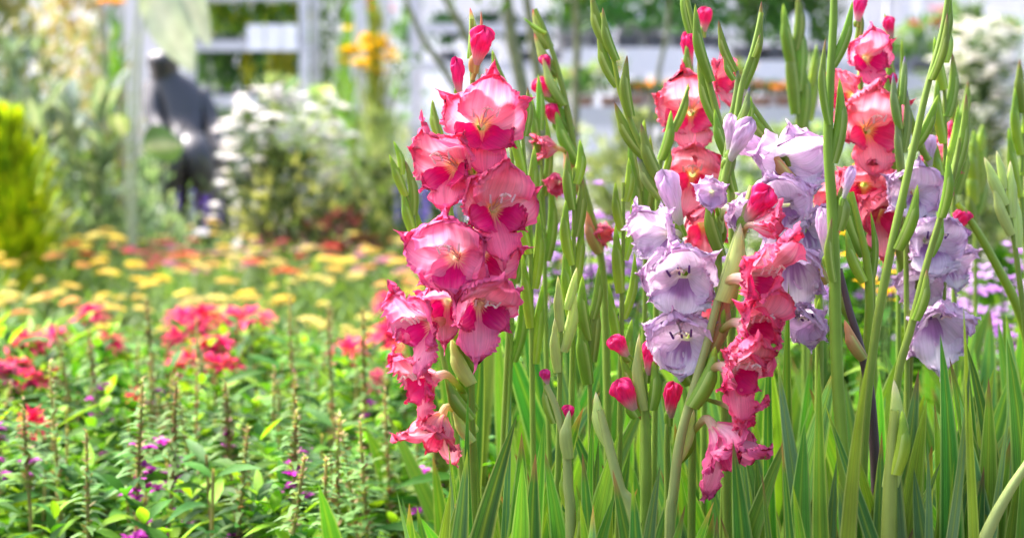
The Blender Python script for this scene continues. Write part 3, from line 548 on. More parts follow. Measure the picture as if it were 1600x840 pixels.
B = [(140, 487, 3.2, 1), (40, 532, 2.9, 1.1), (84, 522, 2.9, .8), (20, 572, 2.7, 1.1), (168, 530, 2.9, .8), (0, 580, 2.6, 1), (42, 590, 2.65, .8), (52, 655, 2.2, .6), (288, 492, 3.1, 1), (318, 488, 3.1, 1), (305, 508, 3.05, 1), (392, 490, 3.1, 1.25), (318, 538, 2.9, 1), (342, 536, 2.9, 1), (298, 560, 2.75, 1.15), (345, 568, 2.75, .9), (272, 524, 2.95, .6), (550, 538, 2.9, 1), (605, 518, 2.9, 1.2), (628, 540, 2.85, 1), (600, 466, 3.3, .6), (548, 545, 2.8, .8), (618, 505, 3.0, .9), (360, 492, 3.1, .7), (85, 585, 2.7, .5), (210, 620, 2.5, .4), (590, 590, 2.6, .5)]
for k, (px, py, Y, sc) in enumerate(B):
    p = P(px, py + 5, Y); put(balms, k % 3, p[0], Y, (sc * .8, sc * .8, p[2] / .55), rg.uniform(0, 6.28), 'small crimson bee balm flower opening low in the bed' if sc < .7 else 'large full crimson bee balm flower' + (' above dark leaves' if sc > 1.05 else ' on an upright stem'))

# yarrow
def make_yarrow(seed, col, n=4, H=.47, word='yellow'):
    rg = np.random.default_rng(seed); root = thing('yarrow', '%s yarrow plant with flat flower heads over ferny leaves' % word, 'yarrow', (0, 0, 0), '%s yarrow massed at the back of the bed' % word)
    for i in range(n):
        a = i * 6.283 / n + rg.normal(0, .3); r = rg.uniform(.03, .085); e = np.array([math.cos(a) * r, math.sin(a) * r, H + rg.uniform(-.07, .012)]); b = Buf(); b.tube([e * [.3, .3, 0], e * [.7, .7, .5], e - [0, 0, .012]], [.002, .0015], lin((120, 150, 90)), n=5, k=7)
        R = rg.uniform(.013, .031); tl = rg.normal(0, .16, 2); 
        for k in range(6): q = k * 1.05; b.tube([e - [0, 0, .022], e + [math.cos(q) * R * .7, math.sin(q) * R * .7, -.004]], [.001, .001], lin((130, 156, 90)), n=4, k=3)
        s_ = b.obj('stem', MT['stem'], root); b = Buf(); m = 30
        rr = R * np.sqrt((np.arange(m) + .5) / m); aa = np.arange(m) * 2.4
        for k in range(m): b.ball(e + [math.cos(aa[k]) * rr[k], math.sin(aa[k]) * rr[k], .004 - (rr[k] / R) ** 2 * .007 + (tl[0] * math.cos(aa[k]) + tl[1] * math.sin(aa[k])) * rr[k] + rg.normal(0, .0012)], R * .17, col * rg.uniform(.85, 1.1), 6, 4, .55)
        b.obj('flower_head', MT['flower'], s_)
    m = 190; zz = rg.uniform(.03, H * .88, m); a = rg.uniform(0, 6.28, m); r = rg.uniform(0, .07, m); b = Buf(); c = np.array([lin((110, 146, 70)), lin((140, 170, 90)), lin((84, 124, 54))])[rg.integers(3, size=m)]
    b.leaves(np.stack([np.cos(a) * r, np.sin(a) * r, zz], -1), np.stack([np.cos(a), np.sin(a), rg.uniform(.4, 1.6, m)], -1), rg.uniform(.04, .08, m), rg.uniform(.004, .010, m), rg.uniform(0, .5, m), c); b.obj('foliage', MT['leaf'], root)
    return root
YC = [('yellow', (252, 228, 104)), ('yellow', (252, 234, 130)), ('golden', (253, 218, 70)), ('yellow', (246, 230, 140)), ('orange', (250, 174, 104)), ('orange', (251, 190, 110)), ('coral red', (236, 92, 60)), ('rose pink', (214, 62, 104)), ('pale pink', (226, 150, 180))]
yar = [make_yarrow(350 + i, lin(c), 3, word=w_) for i, (w_, c) in enumerate(YC)]
for o in yar: o['group'] = 'yarrow massed at the back of the bed'
used.clear(); index_children(); placed = []
def yput(i, px, py, Y):
    p = P(px, py, Y); o = put(yar, i, p[0], Y, (1.15, 1.15, (p[2] + .012) / .47), rg.uniform(0, 6.28)); placed.append((p[0], Y))
for i, px, py, Y in [(7, 268, 376, 6.2), (7, 290, 380, 6.1), (7, 232, 384, 5.9), (8, 258, 398, 5.6), (6, 108, 392, 5.6), (5, 90, 402, 5.3), (6, 265, 410, 5.2), (5, 300, 404, 5.4), (6, 437, 418, 5.0), (6, 495, 396, 5.7), (7, 548, 398, 5.7), (8, 572, 400, 5.7), (5, 610, 404, 5.4), (0, 395, 452, 4.3), (5, 620, 446, 4.4), (1, 182, 455, 4.3), (5, 75, 468, 4.1), (4, 690, 392, 5.8), (8, 390, 374, 6.3), (8, 455, 376, 6.3), (8, 640, 366, 6.5), (8, 360, 402, 5.5), (7, 210, 386, 5.9), (8, 300, 378, 6.2), (7, 420, 372, 6.4), (7, 250, 392, 5.7), (8, 740, 380, 6.2)]:
    yput(i, px, py, Y)
cnt = 0
for _ in range(6000):
    if cnt >= 78: break
    Y = 3.75 + 2.8 * rg.random() ** .75; x = P(rg.uniform(-60, 880), 500, Y)[0]
    if any((x - a) ** 2 + (Y - b) ** 2 < .13 ** 2 for a, b in placed): continue
    z = rg.uniform(.42, .475) - .012 * (Y < 3.9); i = int(rg.choice([0, 1, 2, 3, 0, 1, 0, 3, 1, 8 if Y > 5.2 else 3])); o = put(yar, i, x, Y, (1.15, 1.15, z / .47), rg.uniform(0, 6.28)); placed.append((x, Y)); cnt += 1
b = Buf(); n = 9000; Yr = rg.uniform(3.3, 7.2, n); X = (rg.uniform(-120, 1750, n) - 800) / 1600 * FW * Yr
c = np.array([lin((110, 150, 76)), lin((146, 176, 96)), lin((90, 130, 60))])[rg.integers(3, size=n)]
b.leaves(np.stack([X, Yr, rg.uniform(.0, .36, n)], -1), np.stack([rg.normal(0, .5, n), rg.normal(0, .5, n), rg.uniform(.3, 1.2, n)], -1), rg.uniform(.05, .09, n), rg.uniform(.006, .014, n), rg.uniform(0, .5, n), c); tag(b.obj('ferny_foliage', MT['leaf']), 'low ferny green foliage under the yarrow', kind='stuff')
# white flower standing out at the back of the yarrow
p = P(315, 366, 6.0); root = thing('daisy', 'single round white flower at the back rim of the yarrow', 'daisy', (p[0], 6.0, 0)); b = Buf(); b.tube([(p[0], 6.0, 0), (p[0] + .01, 6, p[2] * .5), p], [.003, .002], lin((120, 150, 80)), n=5, k=7); b.obj('stem', MT['stem'], root); b = Buf(); bloom(b, p, .034, lin((250, 250, 250)), rg, 14); bloom(b, p + [0, 0, .008], .026, lin((250, 250, 250)), rg, 12); b.obj('flower', MT['flower'], root)

# lilac phlox behind the gladioli
def phlox(label, px, Y, zs, seed, col=lin((176, 120, 206)), cat='phlox', name='phlox', nh=6, grp='lilac phlox behind the gladioli', fr=.016, wid=.07):
    rg = np.random.default_rng(seed); x = P(px, 400, Y)[0]; root = thing(name, label, cat, (x, Y, 0), grp)
    for i in range(nh):
        e = np.array([x + rg.normal(0, wid), Y + rg.normal(0, .06), zs[0] + (zs[1] - zs[0]) * (i + .5) / nh]); b = Buf(); b.tube([(x + (e[0] - x) * .3, Y, 0), (x + (e[0] - x) * .7, Y, e[2] * .5), e], [.003, .002], lin((100, 130, 60)), n=5, k=7); s_ = b.obj('stem', MT['stem'], root)
        b = Buf()
        for k in range(9): bloom(b, e + rg.normal(0, 1, 3) * [.022, .018, .024], fr * rg.uniform(.8, 1.2), col * rg.uniform(.85, 1.1), rg, 5)
        b.obj('flower_head', MT['flower'], s_)
        m = 26; q = e * np.array([0, 0, 1]) * rg.uniform(.2, .93, m)[:, None]; q[:, 0] = x + (e[0] - x) * (.3 + .7 * q[:, 2] / e[2]); q[:, 1] = Y + (e[1] - Y) * q[:, 2] / e[2]; a = rg.uniform(0, 6.28, m)
        b = Buf(); lance_leaves(b, rg, q, np.stack([np.cos(a), np.sin(a), np.full(m, .4)], -1), np.full(m, .07), np.full(m, .018)); b.obj('foliage', MT['leaf'], s_)
for k, (px, Y, a, b_, lb) in enumerate([(880, 2.75, 330, 470, 'lilac phlox behind the herringbone bud spike'), (915, 2.9, 350, 560, 'lilac phlox in the gap under the arching stem'), (950, 2.8, 300, 540, 'lilac phlox seen through the straight green spikes'), (850, 2.9, 370, 500, 'lilac phlox behind the lowest magenta floret'), (990, 2.9, 330, 520, 'lilac phlox behind the first lilac gladiolus'),
                                 (1200, 3.0, 440, 500, 'lilac phlox behind the rose red spike'), (1320, 2.9, 400, 520, 'lilac phlox behind the thickest stem'), (1400, 3.0, 420, 540, 'lilac phlox behind the half hidden lilac gladiolus'), (1560, 2.7, 420, 560, 'lilac phlox at the edge beyond the arching thick stem'), (1600, 2.8, 440, 530, 'lilac phlox at the very edge of the clump'), (1500, 2.9, 400, 500, 'lilac phlox behind the soft pale green spike'), (1100, 3.0, 380, 520, 'lilac phlox hidden behind the salmon pink spike')]):
    phlox(lb, px, Y, (zt(b_, Y), zt(a, Y)), 400 + k, [lin((206, 160, 226)), lin((212, 172, 228)), lin((196, 140, 214))][k % 3])
phlox('yellow flowered plant behind the pink gladiolus with yellow throats', 1386, 2.3, (zt(470, 2.3), zt(270, 2.3)), 420, lin((250, 206, 10)), 'marigold', 'marigold', 4, None, .02, .015)
# leafy mass behind the gladioli
for k in range(34):
    Y = rg.uniform(2.6, 4.6); px = rg.uniform(820, 1680); x, h = P(px, 400, Y)[0], rg.uniform(.44, .60)
    shrub('leafy_perennial', 'leafy green perennial filling the ground behind the gladiolus clump', 'perennial', (x, Y, 0), (.14, .14, h), 260, (.07, .018), LG + [lin((130, 160, 90))], 500 + k, up=.6, mat='leaf', stems=3, group='leafy perennials behind the gladioli')

# ------------------------------------------------------------------ gladiolus
PAL = dict(
    pink=dict(throat=(252, 232, 160), pale=(252, 192, 206), body=(248, 126, 156), edge=(245, 88, 142), lip=(222, 6, 122), lip2=(242, 84, 140)),
    rose=dict(throat=(252, 222, 216), pale=(253, 196, 208), body=(250, 128, 160), edge=(247, 88, 140), lip=(228, 8, 124), lip2=(246, 90, 136)),
    coral=dict(throat=(253, 218, 130), pale=(252, 190, 196), body=(249, 138, 158), edge=(247, 108, 142), lip=(238, 50, 124), lip2=(249, 134, 154)),
    mauve=dict(throat=(252, 228, 190), pale=(252, 196, 216), body=(246, 124, 170), edge=(243, 100, 158), lip=(212, 4, 128), lip2=(242, 118, 168)),
    lilac=dict(throat=(240, 230, 226), pale=(240, 230, 242), body=(234, 208, 232), edge=(230, 194, 228), lip=(150, 80, 168), lip2=(222, 192, 228)),
)
for k_, p_ in PAL.items():
    for c_ in list(p_): p_[c_] = lin(p_[c_]) * (.92 if k_ == 'lilac' else .9)
GREEN = lin((122, 160, 46)); GREEN_L = lin((172, 200, 56)); GREEN_P = lin((184, 204, 116)); STEM = lin((142, 174, 66)); BROWN = lin((140, 84, 76)); DRY = lin((196, 140, 100))

def petal_grid(R, U, A, c, th, L, W, phi0, phi1, r0, pal, kind, rng, ruf=1.0, nu=22, nv=17, point=.5, cup=.25, twist=0.0):
    """one tepal: R,U,A local axes; starts on a ring of radius r0 and opens from angle phi0 to phi1 off the flower's axis"""
    e = math.cos(th) * R + math.sin(th) * U; tg = -math.sin(th) * R + math.cos(th) * U
    u = np.linspace(0, 1, nu); v = np.linspace(-1, 1, nv)
    phi = phi0 + (phi1 - phi0) * sstep(0.05, 1.0, u) ** 1.2
    du = L / (nu - 1)
    a = np.concatenate([[0], np.cumsum(np.cos(phi[:-1]) * du)]); r = r0 + np.concatenate([[0], np.cumsum(np.sin(phi[:-1]) * du)])
    wd = W * .5 * (np.clip(.30 + .70 * np.sin(np.clip(u / .62, 0, 1) * math.pi / 2) ** 1.3, 0, 1)) * np.clip(1 - u ** 5, 0, 1) ** .55
    # rounded end with a small point at the tip
    ph = rng.uniform(0, 6.28, 8); k1 = rng.uniform(2.2, 3.4); k2 = rng.uniform(1.4, 2.2)
    UU, VV = np.meshgrid(u, v, indexing='ij'); wv = wd[:, None] * VV
    side = np.sign(VV)
    edge = np.clip(np.maximum(np.abs(VV) ** 2.2 * sstep(.15, .5, UU), sstep(.72, 1, UU) * .9), 0, 1)
    s_ = UU * k1 * (1 + .1 * side) + VV * k2 * sstep(.4, 1, UU)
    ruffle = np.sin(6.28 * s_ + ph[0] + side * ph[1]) * .6 + np.sin(6.28 * s_ * 2.1 + ph[2]) * .32 + np.sin(6.28 * s_ * 4.7 + ph[5]) * .16
    ruffle2 = np.sin(6.28 * s_ * 1.7 + ph[3]) * .5 + np.sin(6.28 * s_ * 3.3 + ph[4]) * .45
    n_off = cup * (wv ** 2) / (W * .5) * (1 - .3 * UU) + ruf * .085 * W * ruffle * edge ** 1.3
    n_off += ruf * .05 * W * np.sin(5 * UU + ph[6]) * np.sin(3 * VV + ph[7]) * sstep(.2, .6, UU)
    crease = -.035 * W * np.exp(-(VV / .12) ** 2) * sstep(0, .3, UU)
    n_off = n_off + crease
    au = a[:, None] + np.zeros_like(VV); ru = r[:, None] + np.zeros_like(VV)
    tip = point * L * .16 * sstep(.8, 1, UU) * np.exp(-(VV / .3) ** 2)
    ext = tip + ruf * .03 * L * ruffle2 * edge * sstep(.3, .8, UU) - .12 * L * sstep(.55, 1, UU) * VV ** 2
    cp, sp = np.cos(phi)[:, None], np.sin(phi)[:, None]
    au = au + ext * cp + n_off * sp; ru = ru + ext * sp - n_off * cp
    wv = wv * (1 + ruf * .05 * ruffle2 * edge)
    tw = twist * UU
    wt = wv * np.cos(tw); wn = wv * np.sin(tw)
    au = au + wn * sp; ru = ru - wn * cp
    G = c + au[..., None] * A + ru[..., None] * e + wt[..., None] * tg
    # pigment
    av = np.abs(VV); jit = .06 * np.sin(VV * 23 + ph[0]) + .05 * np.sin(VV * 41 + ph[1])
    rim = np.clip(sstep(.62, 1.0, np.maximum(av, UU) + jit * .6), 0, 1)
    if kind == 'top':
        col = mixc(pal['throat'], pal['pale'], sstep(.02, .22, UU + jit)); col = mixc2(col, pal['body'], .85 * sstep(.25, .85, np.maximum(UU, av * .85) + jit)); col = mixc2(col, pal['edge'], rim * .85)
    elif kind == 'lip':
        col = mixc(pal['throat'], pal['lip'], sstep(.0, .16, UU + jit)); col = mixc2(col, pal['lip2'], .5 * sstep(.45, .95, UU + jit)); col = mixc2(col, pal['edge'], rim * .6)
    elif kind == 'blotch':
        lp = pal['lip'] * .7 + pal['body'] * .3; col = mixc(lp, lp, UU); col = mixc2(col, pal['pale'], sstep(.38, .68, UU + av * .25 + jit * 1.5)); col = mixc2(col, pal['body'], rim * .45)
    else:
        col = mixc(pal['throat'], pal['lip2'], sstep(.02, .25, UU + jit)); col = mixc2(col, pal['pale'], .3 * sstep(.1, .5, UU) * (1 - av)); col = mixc2(col, pal['edge'], rim * .6)
    return G, col
def mixc2(a, b, t): return a * (1 - t[..., None]) + np.asarray(b) * t[..., None]

def floret(root, c, yaw, pitch, roll, D, pal='pink', node=None, open_=1.0, seed=0, style='std', stamens=True, droop=0, skip=()):
    """c = throat centre (world), yaw/pitch in degrees (0 = towards the camera), D = flower width in metres"""
    rng = np.random.default_rng(1000 + seed); p = PAL[pal]
    y, t, q = map(math.radians, (yaw, pitch, roll))
    A = np.array([math.sin(y) * math.cos(t), -math.cos(y) * math.cos(t), math.sin(t)])
    R = unit(np.cross([0, 0, 1.0], A))
    U = unit(np.cross(A, R)); U = U if U[2] > 0 else -U
    R, U = R * math.cos(q) + U * math.sin(q), U * math.cos(q) - R * math.sin(q)
    D = D * 1.04; L = D * .56; r0 = D * .045; o = open_
    rad = math.radians
    if style == 'std':
        spec = [('top', 92, 1.40, 1.05, 14, 66, .20), ('top', 38, 1.06, .92, 22, 84, .10), ('top', 144, 1.06, .92, 22, 84, .10),
                ('lip', -30, .78, .64, 24, 86, -.12), ('lip', -150, .78, .64, 24, 86, -.12), ('low', -90, 1.15, .74, 40, 80, -.10)]
    elif style == 'heart':
        spec = [('top', 90, 1.30, 1.1, 15, 75, .22), ('top', 26, 1.0, .95, 28, 90, .12), ('top', 154, 1.05, 1.0, 28, 90, .12),
                ('low', -28, .85, .70, 40, 96, .1), ('low', -152, .85, .75, 40, 96, .1), ('lip', -90, .82, .74, 42, 66, .30)]
    elif style == 'lilac':
        spec = [('top', 90, 1.22, 1.1, 10, 60, .28), ('top', 24, 1.05, .9, 22, 88, .1), ('top', 156, 1.05, .9, 22, 88, .1),
                ('top', -38, .86, .72, 30, 80, .1), ('top', -142, .86, .72, 30, 80, .1), ('blotch', -90, 1.0, 1.0, 35, 70, .25)]
    else:
        spec = [('top', 90, 1.1, .9, 8, 30, .4), ('top', 30, 1.1, .9, 8, 34, .4), ('top', 150, 1.1, .9, 8, 34, .4),
                ('low', -35, .9, .7, 12, 40, .3), ('low', -145, .9, .7, 12, 40, .3), ('low', -90, .95, .7, 12, 45, .3)]
    # tube back to the stem
    if node is None: node = c - A * D * .45 - np.array([0, 0, D * .2])
    b = Buf(); mid = c - A * D * .17
    tc = [GREEN, GREEN_L * .7, GREEN_P * .6 + p['body'] * .3, p['throat'] * .6 + p['pale'] * .4]
    b.tube([node, (node + mid) / 2 + (mid - c) * .12, mid, c], [D * .035, D * .04, D * .055, D * .075], tc, n=12, k=12)
    f = b.obj('floret', MT['petal'], root)
    for i, (k, th, l, wd, p0, p1, cup) in enumerate(spec):
        if i in skip: continue
        jt = rng.normal(0, 1, 5)
        outer = i in (0, 4, 3) 
        cc = c + A * (D * ({'lip': .06, 'low': .065, 'blotch': .04}.get(k, .012 if outer else 0)) - D * .02)
        G, C_ = petal_grid(R, U, A, cc, rad(th + 5 * jt[0]), L * l * (1 + .05 * jt[1]), L * wd * 1.25 * (1 + .05 * jt[2]), rad(p0 * o + 4), rad((p1 + 6 * jt[3]) * o), r0, p, k, rng,
                           ruf=1.45, point=rng.uniform(.3, 1.5), cup=cup, twist=.25 * jt[4], nu=20 if D < .05 else 26, nv=15 if D < .05 else 21)
        if droop:
            s_ = np.linspace(0, 1, G.shape[0])[:, None] ** 2; G[..., 2] -= droop * L * s_
        pb = Buf(); pb.grid(G, C_); po = pb.obj('petal', MT['petal'], f)
        if k == 'lip': po['label'] = 'deep magenta lower petal' if pal != 'lilac' else 'deep purple lower petal'
    bt = unit((c - node) * .8 + np.array([0, 0, 1.0]) * np.linalg.norm(c - node) * .8)
    pod(root, node - bt * D * .18, node + bt * D * .50, D * .27, 'g' if seed % 3 else 'w', .08, side=A, name='bract')
    if stamens:
        sb = Buf(); wht = lin((250, 232, 226))
        for j in range(3):
            a0 = (j - 1) * .22; tip = c + A * L * (.52 + .05 * j) + U * L * (.16 + .02 * j) + R * L * a0
            sb.tube([c - A * L * .1, c + A * L * .25 + U * L * .14 + R * L * a0 * .5, tip], [.0007, .0005], wht, n=5, k=7)
            d_ = unit(A * .5 + U * .8 + R * a0)
            sb.tube([tip - d_ * .004, tip + d_ * .004], [.0012, .0009], lin((252, 236, 240)) if pal != 'lilac' else lin((130, 84, 160)), n=5, k=4)
        sb.tube([c, c + A * L * .35 + U * L * .22, c + A * L * .72 + U * L * .2], [.0007, .0005], wht, n=5, k=8)
        for j in range(3):
            e = c + A * L * .72 + U * L * .2; sb.tube([e, e + A * .003 + R * .002 * (j - 1) + U * .002, e + A * .004 + R * .005 * (j - 1) + U * (.003 - .003 * abs(j - 1))], [.0006, .0011], wht, n=5, k=5)
        sb.obj('stamen', MT['petal'], f)
    return f

def pod(root, base, tip, W, kind='g', bow=.06, side=None, name='bud'):
    """a spathe-wrapped bud: outer bract half-wrapped round the inner one"""
    base, tip = np.asarray(base, float), np.asarray(tip, float); d = tip - base; L = np.linalg.norm(d); t = d / L
    n = unit(np.cross(t, [0, 1, 0])) if side is None else unit(side - t * (np.asarray(side) @ t))
    c1, c2, c3 = {'g': (GREEN, GREEN, GREEN_L), 'l': (GREEN_L, GREEN, GREEN_L * 1.1), 'p': (GREEN, GREEN * .8 + BROWN * .2, BROWN), 'w': (GREEN_P, GREEN_P, lin((214, 206, 180))), 'd': (DRY * .5 + GREEN * .5, DRY, DRY),
                  'k': (GREEN, GREEN_P, lin((226, 60, 120))), 'v': (GREEN, GREEN * .7 + lin((150, 120, 150)) * .3, lin((128, 88, 180)))}[kind]
    nu = 16; u = np.linspace(0, 1, nu); W = W * .72
    ctr = base + d * u[:, None] + n * (bow * L * np.sin(math.pi * u))[:, None] - n * (bow * L * .2) * u[:, None]
    prof = (.55 + 1.25 * u) * np.clip(1 - u, 0, 1) ** .8; prof = prof / prof.max()
    fr = n; bi = np.cross(t, fr)
    pb = Buf(); th = np.arange(12) / 12 * 6.283
    def wrap(ctr, prof, w, th, col, closed, ex=.72):
        G = ctr[:, None] + (prof * w * .5)[:, None, None] * (np.cos(th)[None, :, None] * fr + ex * np.sin(th)[None, :, None] * bi)
        keel = np.exp(-((np.abs(np.angle(np.exp(1j * th)))) / .35) ** 2) * .06
        G = G + (prof * w * .5)[:, None, None] * keel[None, :, None] * fr
        C = np.stack([np.interp(u, [0, .45, .82, 1], [c1[j], c1[j] * .5 + c2[j] * .5, c2[j], c3[j]]) for j in range(3)], -1)
        C = np.repeat(C[:, None], len(th), 1) * col
        if not closed: C = mixc2(C, GREEN_P * 1.1, np.broadcast_to(.8 * sstep(1.35, 1.85, np.abs(th))[None], C.shape[:2]))
        pb.grid(G, C, closed=closed)
    wrap(ctr - fr * W * .05, prof, W * .9, th, 1.08, True)
    u2 = np.clip(prof * 1.0, 0, 1); k = .86
    ctr2 = base + d * (u * k)[:, None] + n * (bow * L * np.sin(math.pi * u * k) - bow * L * .2 * u * k)[:, None] + fr * W * .03
    prof2 = np.interp(u * k, u, prof) * np.clip((1 - u) / .35, 0, 1) ** .6
    wrap(ctr2, prof2 * 1.06 + .01, W, np.linspace(-1.9, 1.9, 13), 1.0, False)
    return pb.obj(name, MT['pod'], root)

def flower_bud(root, base, tip, W, pal='rose', name='bud', seed=0, wrapk='g', sheath=.5):
    """a coloured, still crumpled bud pushing out of its green sheath"""
    rng = np.random.default_rng(seed + 50); p = PAL[pal]
    base, tip = np.asarray(base, float), np.asarray(tip, float); d = tip - base
    pod_ = pod(root, base - d * .25, base + d * sheath, W * .78, wrapk, .06, name=name)
    t = unit(d); fr = unit(np.cross(t, [0, 1, 0])); bi = np.cross(t, fr); nu, n = 34, 44
    u = np.linspace(0, 1, nu); th = np.arange(n) / n * 6.283
    prof = (.40 + .7 * u) * np.clip(1 - u ** 9, 0, 1) ** .5; prof /= prof.max()
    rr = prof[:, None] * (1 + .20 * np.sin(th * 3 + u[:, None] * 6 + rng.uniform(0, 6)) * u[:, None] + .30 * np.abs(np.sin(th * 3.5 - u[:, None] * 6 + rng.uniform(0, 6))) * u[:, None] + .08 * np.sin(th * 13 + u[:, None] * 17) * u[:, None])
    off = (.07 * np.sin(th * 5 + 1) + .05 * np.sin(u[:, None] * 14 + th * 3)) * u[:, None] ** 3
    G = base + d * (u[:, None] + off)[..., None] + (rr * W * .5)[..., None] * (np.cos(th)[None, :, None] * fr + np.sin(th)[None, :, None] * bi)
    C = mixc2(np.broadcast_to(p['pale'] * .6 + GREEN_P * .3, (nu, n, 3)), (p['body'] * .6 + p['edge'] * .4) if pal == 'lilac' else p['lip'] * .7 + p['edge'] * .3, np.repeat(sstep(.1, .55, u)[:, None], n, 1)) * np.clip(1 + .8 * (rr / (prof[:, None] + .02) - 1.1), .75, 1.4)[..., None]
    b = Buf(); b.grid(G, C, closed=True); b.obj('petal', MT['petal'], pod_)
    return pod_

def blade(root, base, tip, W, bend=(0, 0, 0), face=0.0, col=None, tipc=None, seed=0, nu=26, fold=.22, twist=.3, taper=5.5):
    rng = np.random.default_rng(seed + 900)
    base, tip = np.asarray(base, float), np.asarray(tip, float); bend = np.asarray(bend, float)
    u = np.linspace(0, 1, nu); L = np.linalg.norm(tip - base)
    ctr = base + (tip - base) * u[:, None] + bend * (np.sin(math.pi * u * .9) * L)[:, None] * 1.0
    ctr += np.array([1, 0, 0]) * (.006 * np.sin(u * 7 + rng.uniform(0, 6)))[:, None]
    T = np.gradient(ctr, axis=0); T /= np.linalg.norm(T, axis=1)[:, None]
    w = W * .5 * (.55 + .45 * np.sin(np.clip(u * 1.25, 0, 1) * math.pi / 2)) * np.clip(1 - u ** taper, 0, 1) ** .9
    f0 = face + twist * (u - .5) + rng.normal(0, .1)
    sd = np.stack([np.cos(f0), np.sin(f0), 0 * f0], -1); sd = sd - T * np.sum(sd * T, 1)[:, None]; sd /= np.linalg.norm(sd, axis=1)[:, None]
    no = np.cross(sd, T); v = np.linspace(-1, 1, 9)
    prof = np.abs(v) * fold - fold * .5 + .07 * np.cos(v * 9)
    G = ctr[:, None] + w[:, None, None] * v[None, :, None] * sd[:, None] + w[:, None, None] * prof[None, :, None] * no[:, None]
    c = np.asarray(GREEN if col is None else col)
    C = np.broadcast_to(c, (nu, 9, 3)).copy()
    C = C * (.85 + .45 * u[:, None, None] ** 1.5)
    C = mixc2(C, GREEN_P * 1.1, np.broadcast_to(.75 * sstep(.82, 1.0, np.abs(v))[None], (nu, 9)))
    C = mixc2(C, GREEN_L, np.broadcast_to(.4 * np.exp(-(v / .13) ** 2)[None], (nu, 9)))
    if tipc is not None: C = mixc2(C, tipc, np.broadcast_to(sstep(.965, .99, u)[:, None], (nu, 9)))
    U_ = np.stack(np.meshgrid(v * 1.0, u * L * 8), -1)
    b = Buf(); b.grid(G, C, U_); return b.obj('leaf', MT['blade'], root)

LEAFC = [lin((90, 146, 50)), lin((70, 126, 48)), lin((108, 160, 50)), lin((86, 132, 82)), lin((60, 112, 48)), lin((134, 172, 54)), lin((104, 144, 98))]
def stem_world(px, Y, ground=True, gx=None):
    pts = [P(x, y, Y) for x, y in px]
    if ground:
        l = pts[-1]; bx = gx if gx is not None else l[0] + (pts[-1][0] - pts[-2][0]) * .6
        pts += [np.array([(l[0] * .5 + bx * .5), Y, l[2] * .5]), np.array([bx, Y, 0.0])]
    return pts
def make_stem(root, pts, r, col=STEM, ctop=None):
    b = Buf(); n = 40
    b.tube(pts, [r * .55, r * .8, r, r * 1.1, r * 1.15], np.array([(ctop if ctop is not None else col), col, col, col * .9]), n=10, k=n)
    return b.obj('stem', MT['stem'], root)
def fan(root, base, n, Y, hmin, hmax, seed, W=(.024, .034), spread=.18, skew=0):
    rg = np.random.default_rng(seed + 77)
    for i in range(n):
        sx = ((i + .5) / n - .5) * 2 * spread + rg.normal(0, .025) + skew
        h = (hmin + (hmax - hmin) * rg.random()) * (1 - .18 * abs(sx) / max(spread, .01))
        tip = base + np.array([sx, rg.normal(0, .05), h])
        bend = np.array([-sx * .35 + rg.normal(0, .07), rg.normal(0, .03), 0])
        c = LEAFC[rg.integers(len(LEAFC))] * rg.uniform(.8, 1.15)
        tc = [None, DRY, None, None, None, GREEN_L * 1.2, BROWN, None][rg.integers(8)]
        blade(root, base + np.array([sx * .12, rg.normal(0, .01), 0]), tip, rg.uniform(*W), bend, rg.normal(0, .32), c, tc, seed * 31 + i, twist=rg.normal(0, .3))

def gladiolus(label, px, Y, r=.0045, n_leaf=5, hl=(.5, .68), seed=0, col=STEM, name='gladiolus', gx=None, group='gladiolus plants', skew=0, ctop=None, ground=True):
    pts = stem_world(px, Y, True, gx); base = pts[-1]
    root = thing(name, label, 'gladiolus', tuple(base), group)
    make_stem(root, pts, r * .8, col, ctop)
    if n_leaf: fan(root, base, n_leaf, Y, hl[0], hl[1], seed, skew=skew)
    return root
def pods(root, Y, lst):
    """(base x, base y, tip x, tip y, width px, kind)"""
    for i, (bx, by, tx, ty, wp, k) in enumerate(lst):
        dy = .004 * (-1 if i % 2 else 1)
        pod(root, P(bx, by, Y + dy), P(tx, ty, Y + dy * 1.5), M(wp, Y), k, side=np.array([-1.0 if (tx < bx) else 1.0, .35 * (-1) ** i, 0]) * 1.0)
def autopods(root, pxs, Y, n, Lp, Wp, kind='g', lean=.22, top=True, span=None, az=.5, seed=0):
    """pairs of spathes climbing the upper stem, alternating sides"""
    pts = catmull([P(x, y, Y) for x, y in pxs], 60); Lm, Wm = M(Lp, Y), M(Wp, Y); rg = np.random.default_rng(seed + 5)
    sl = np.concatenate([[0], np.cumsum(np.linalg.norm(np.diff(pts, axis=0), axis=1))]); span = sl[-1] if span is None else M(span, Y)
    for i in range(n):
        s_ = span * (i + .35) / n; j = int(np.clip(np.searchsorted(sl, s_), 1, 58)); t = unit(pts[j - 1] - pts[j + 1])
        sx = unit(np.cross(t, [0, 1, 0])) * (1 if i % 2 else -1); sd = unit(sx * math.cos(az) + np.array([0, -1, 0]) * math.sin(az) * (1 if i % 2 else -1))
        kd = 'p' if (kind in 'gl' and rg.random() < .22) else kind
        g = .55 + .5 * min(1, (i + 1) / (n * .6)); l = Lm * g * rg.uniform(.92, 1.08); a = lean * rg.uniform(.7, 1.3)
        b0 = pts[j] + sd * Wm * .12
        pod(root, b0, b0 + (t * math.cos(a) + sd * math.sin(a)) * l, Wm * (.65 + .35 * g) * rg.uniform(.85, 1.15), kd, rg.uniform(-.01, .08), side=sd)

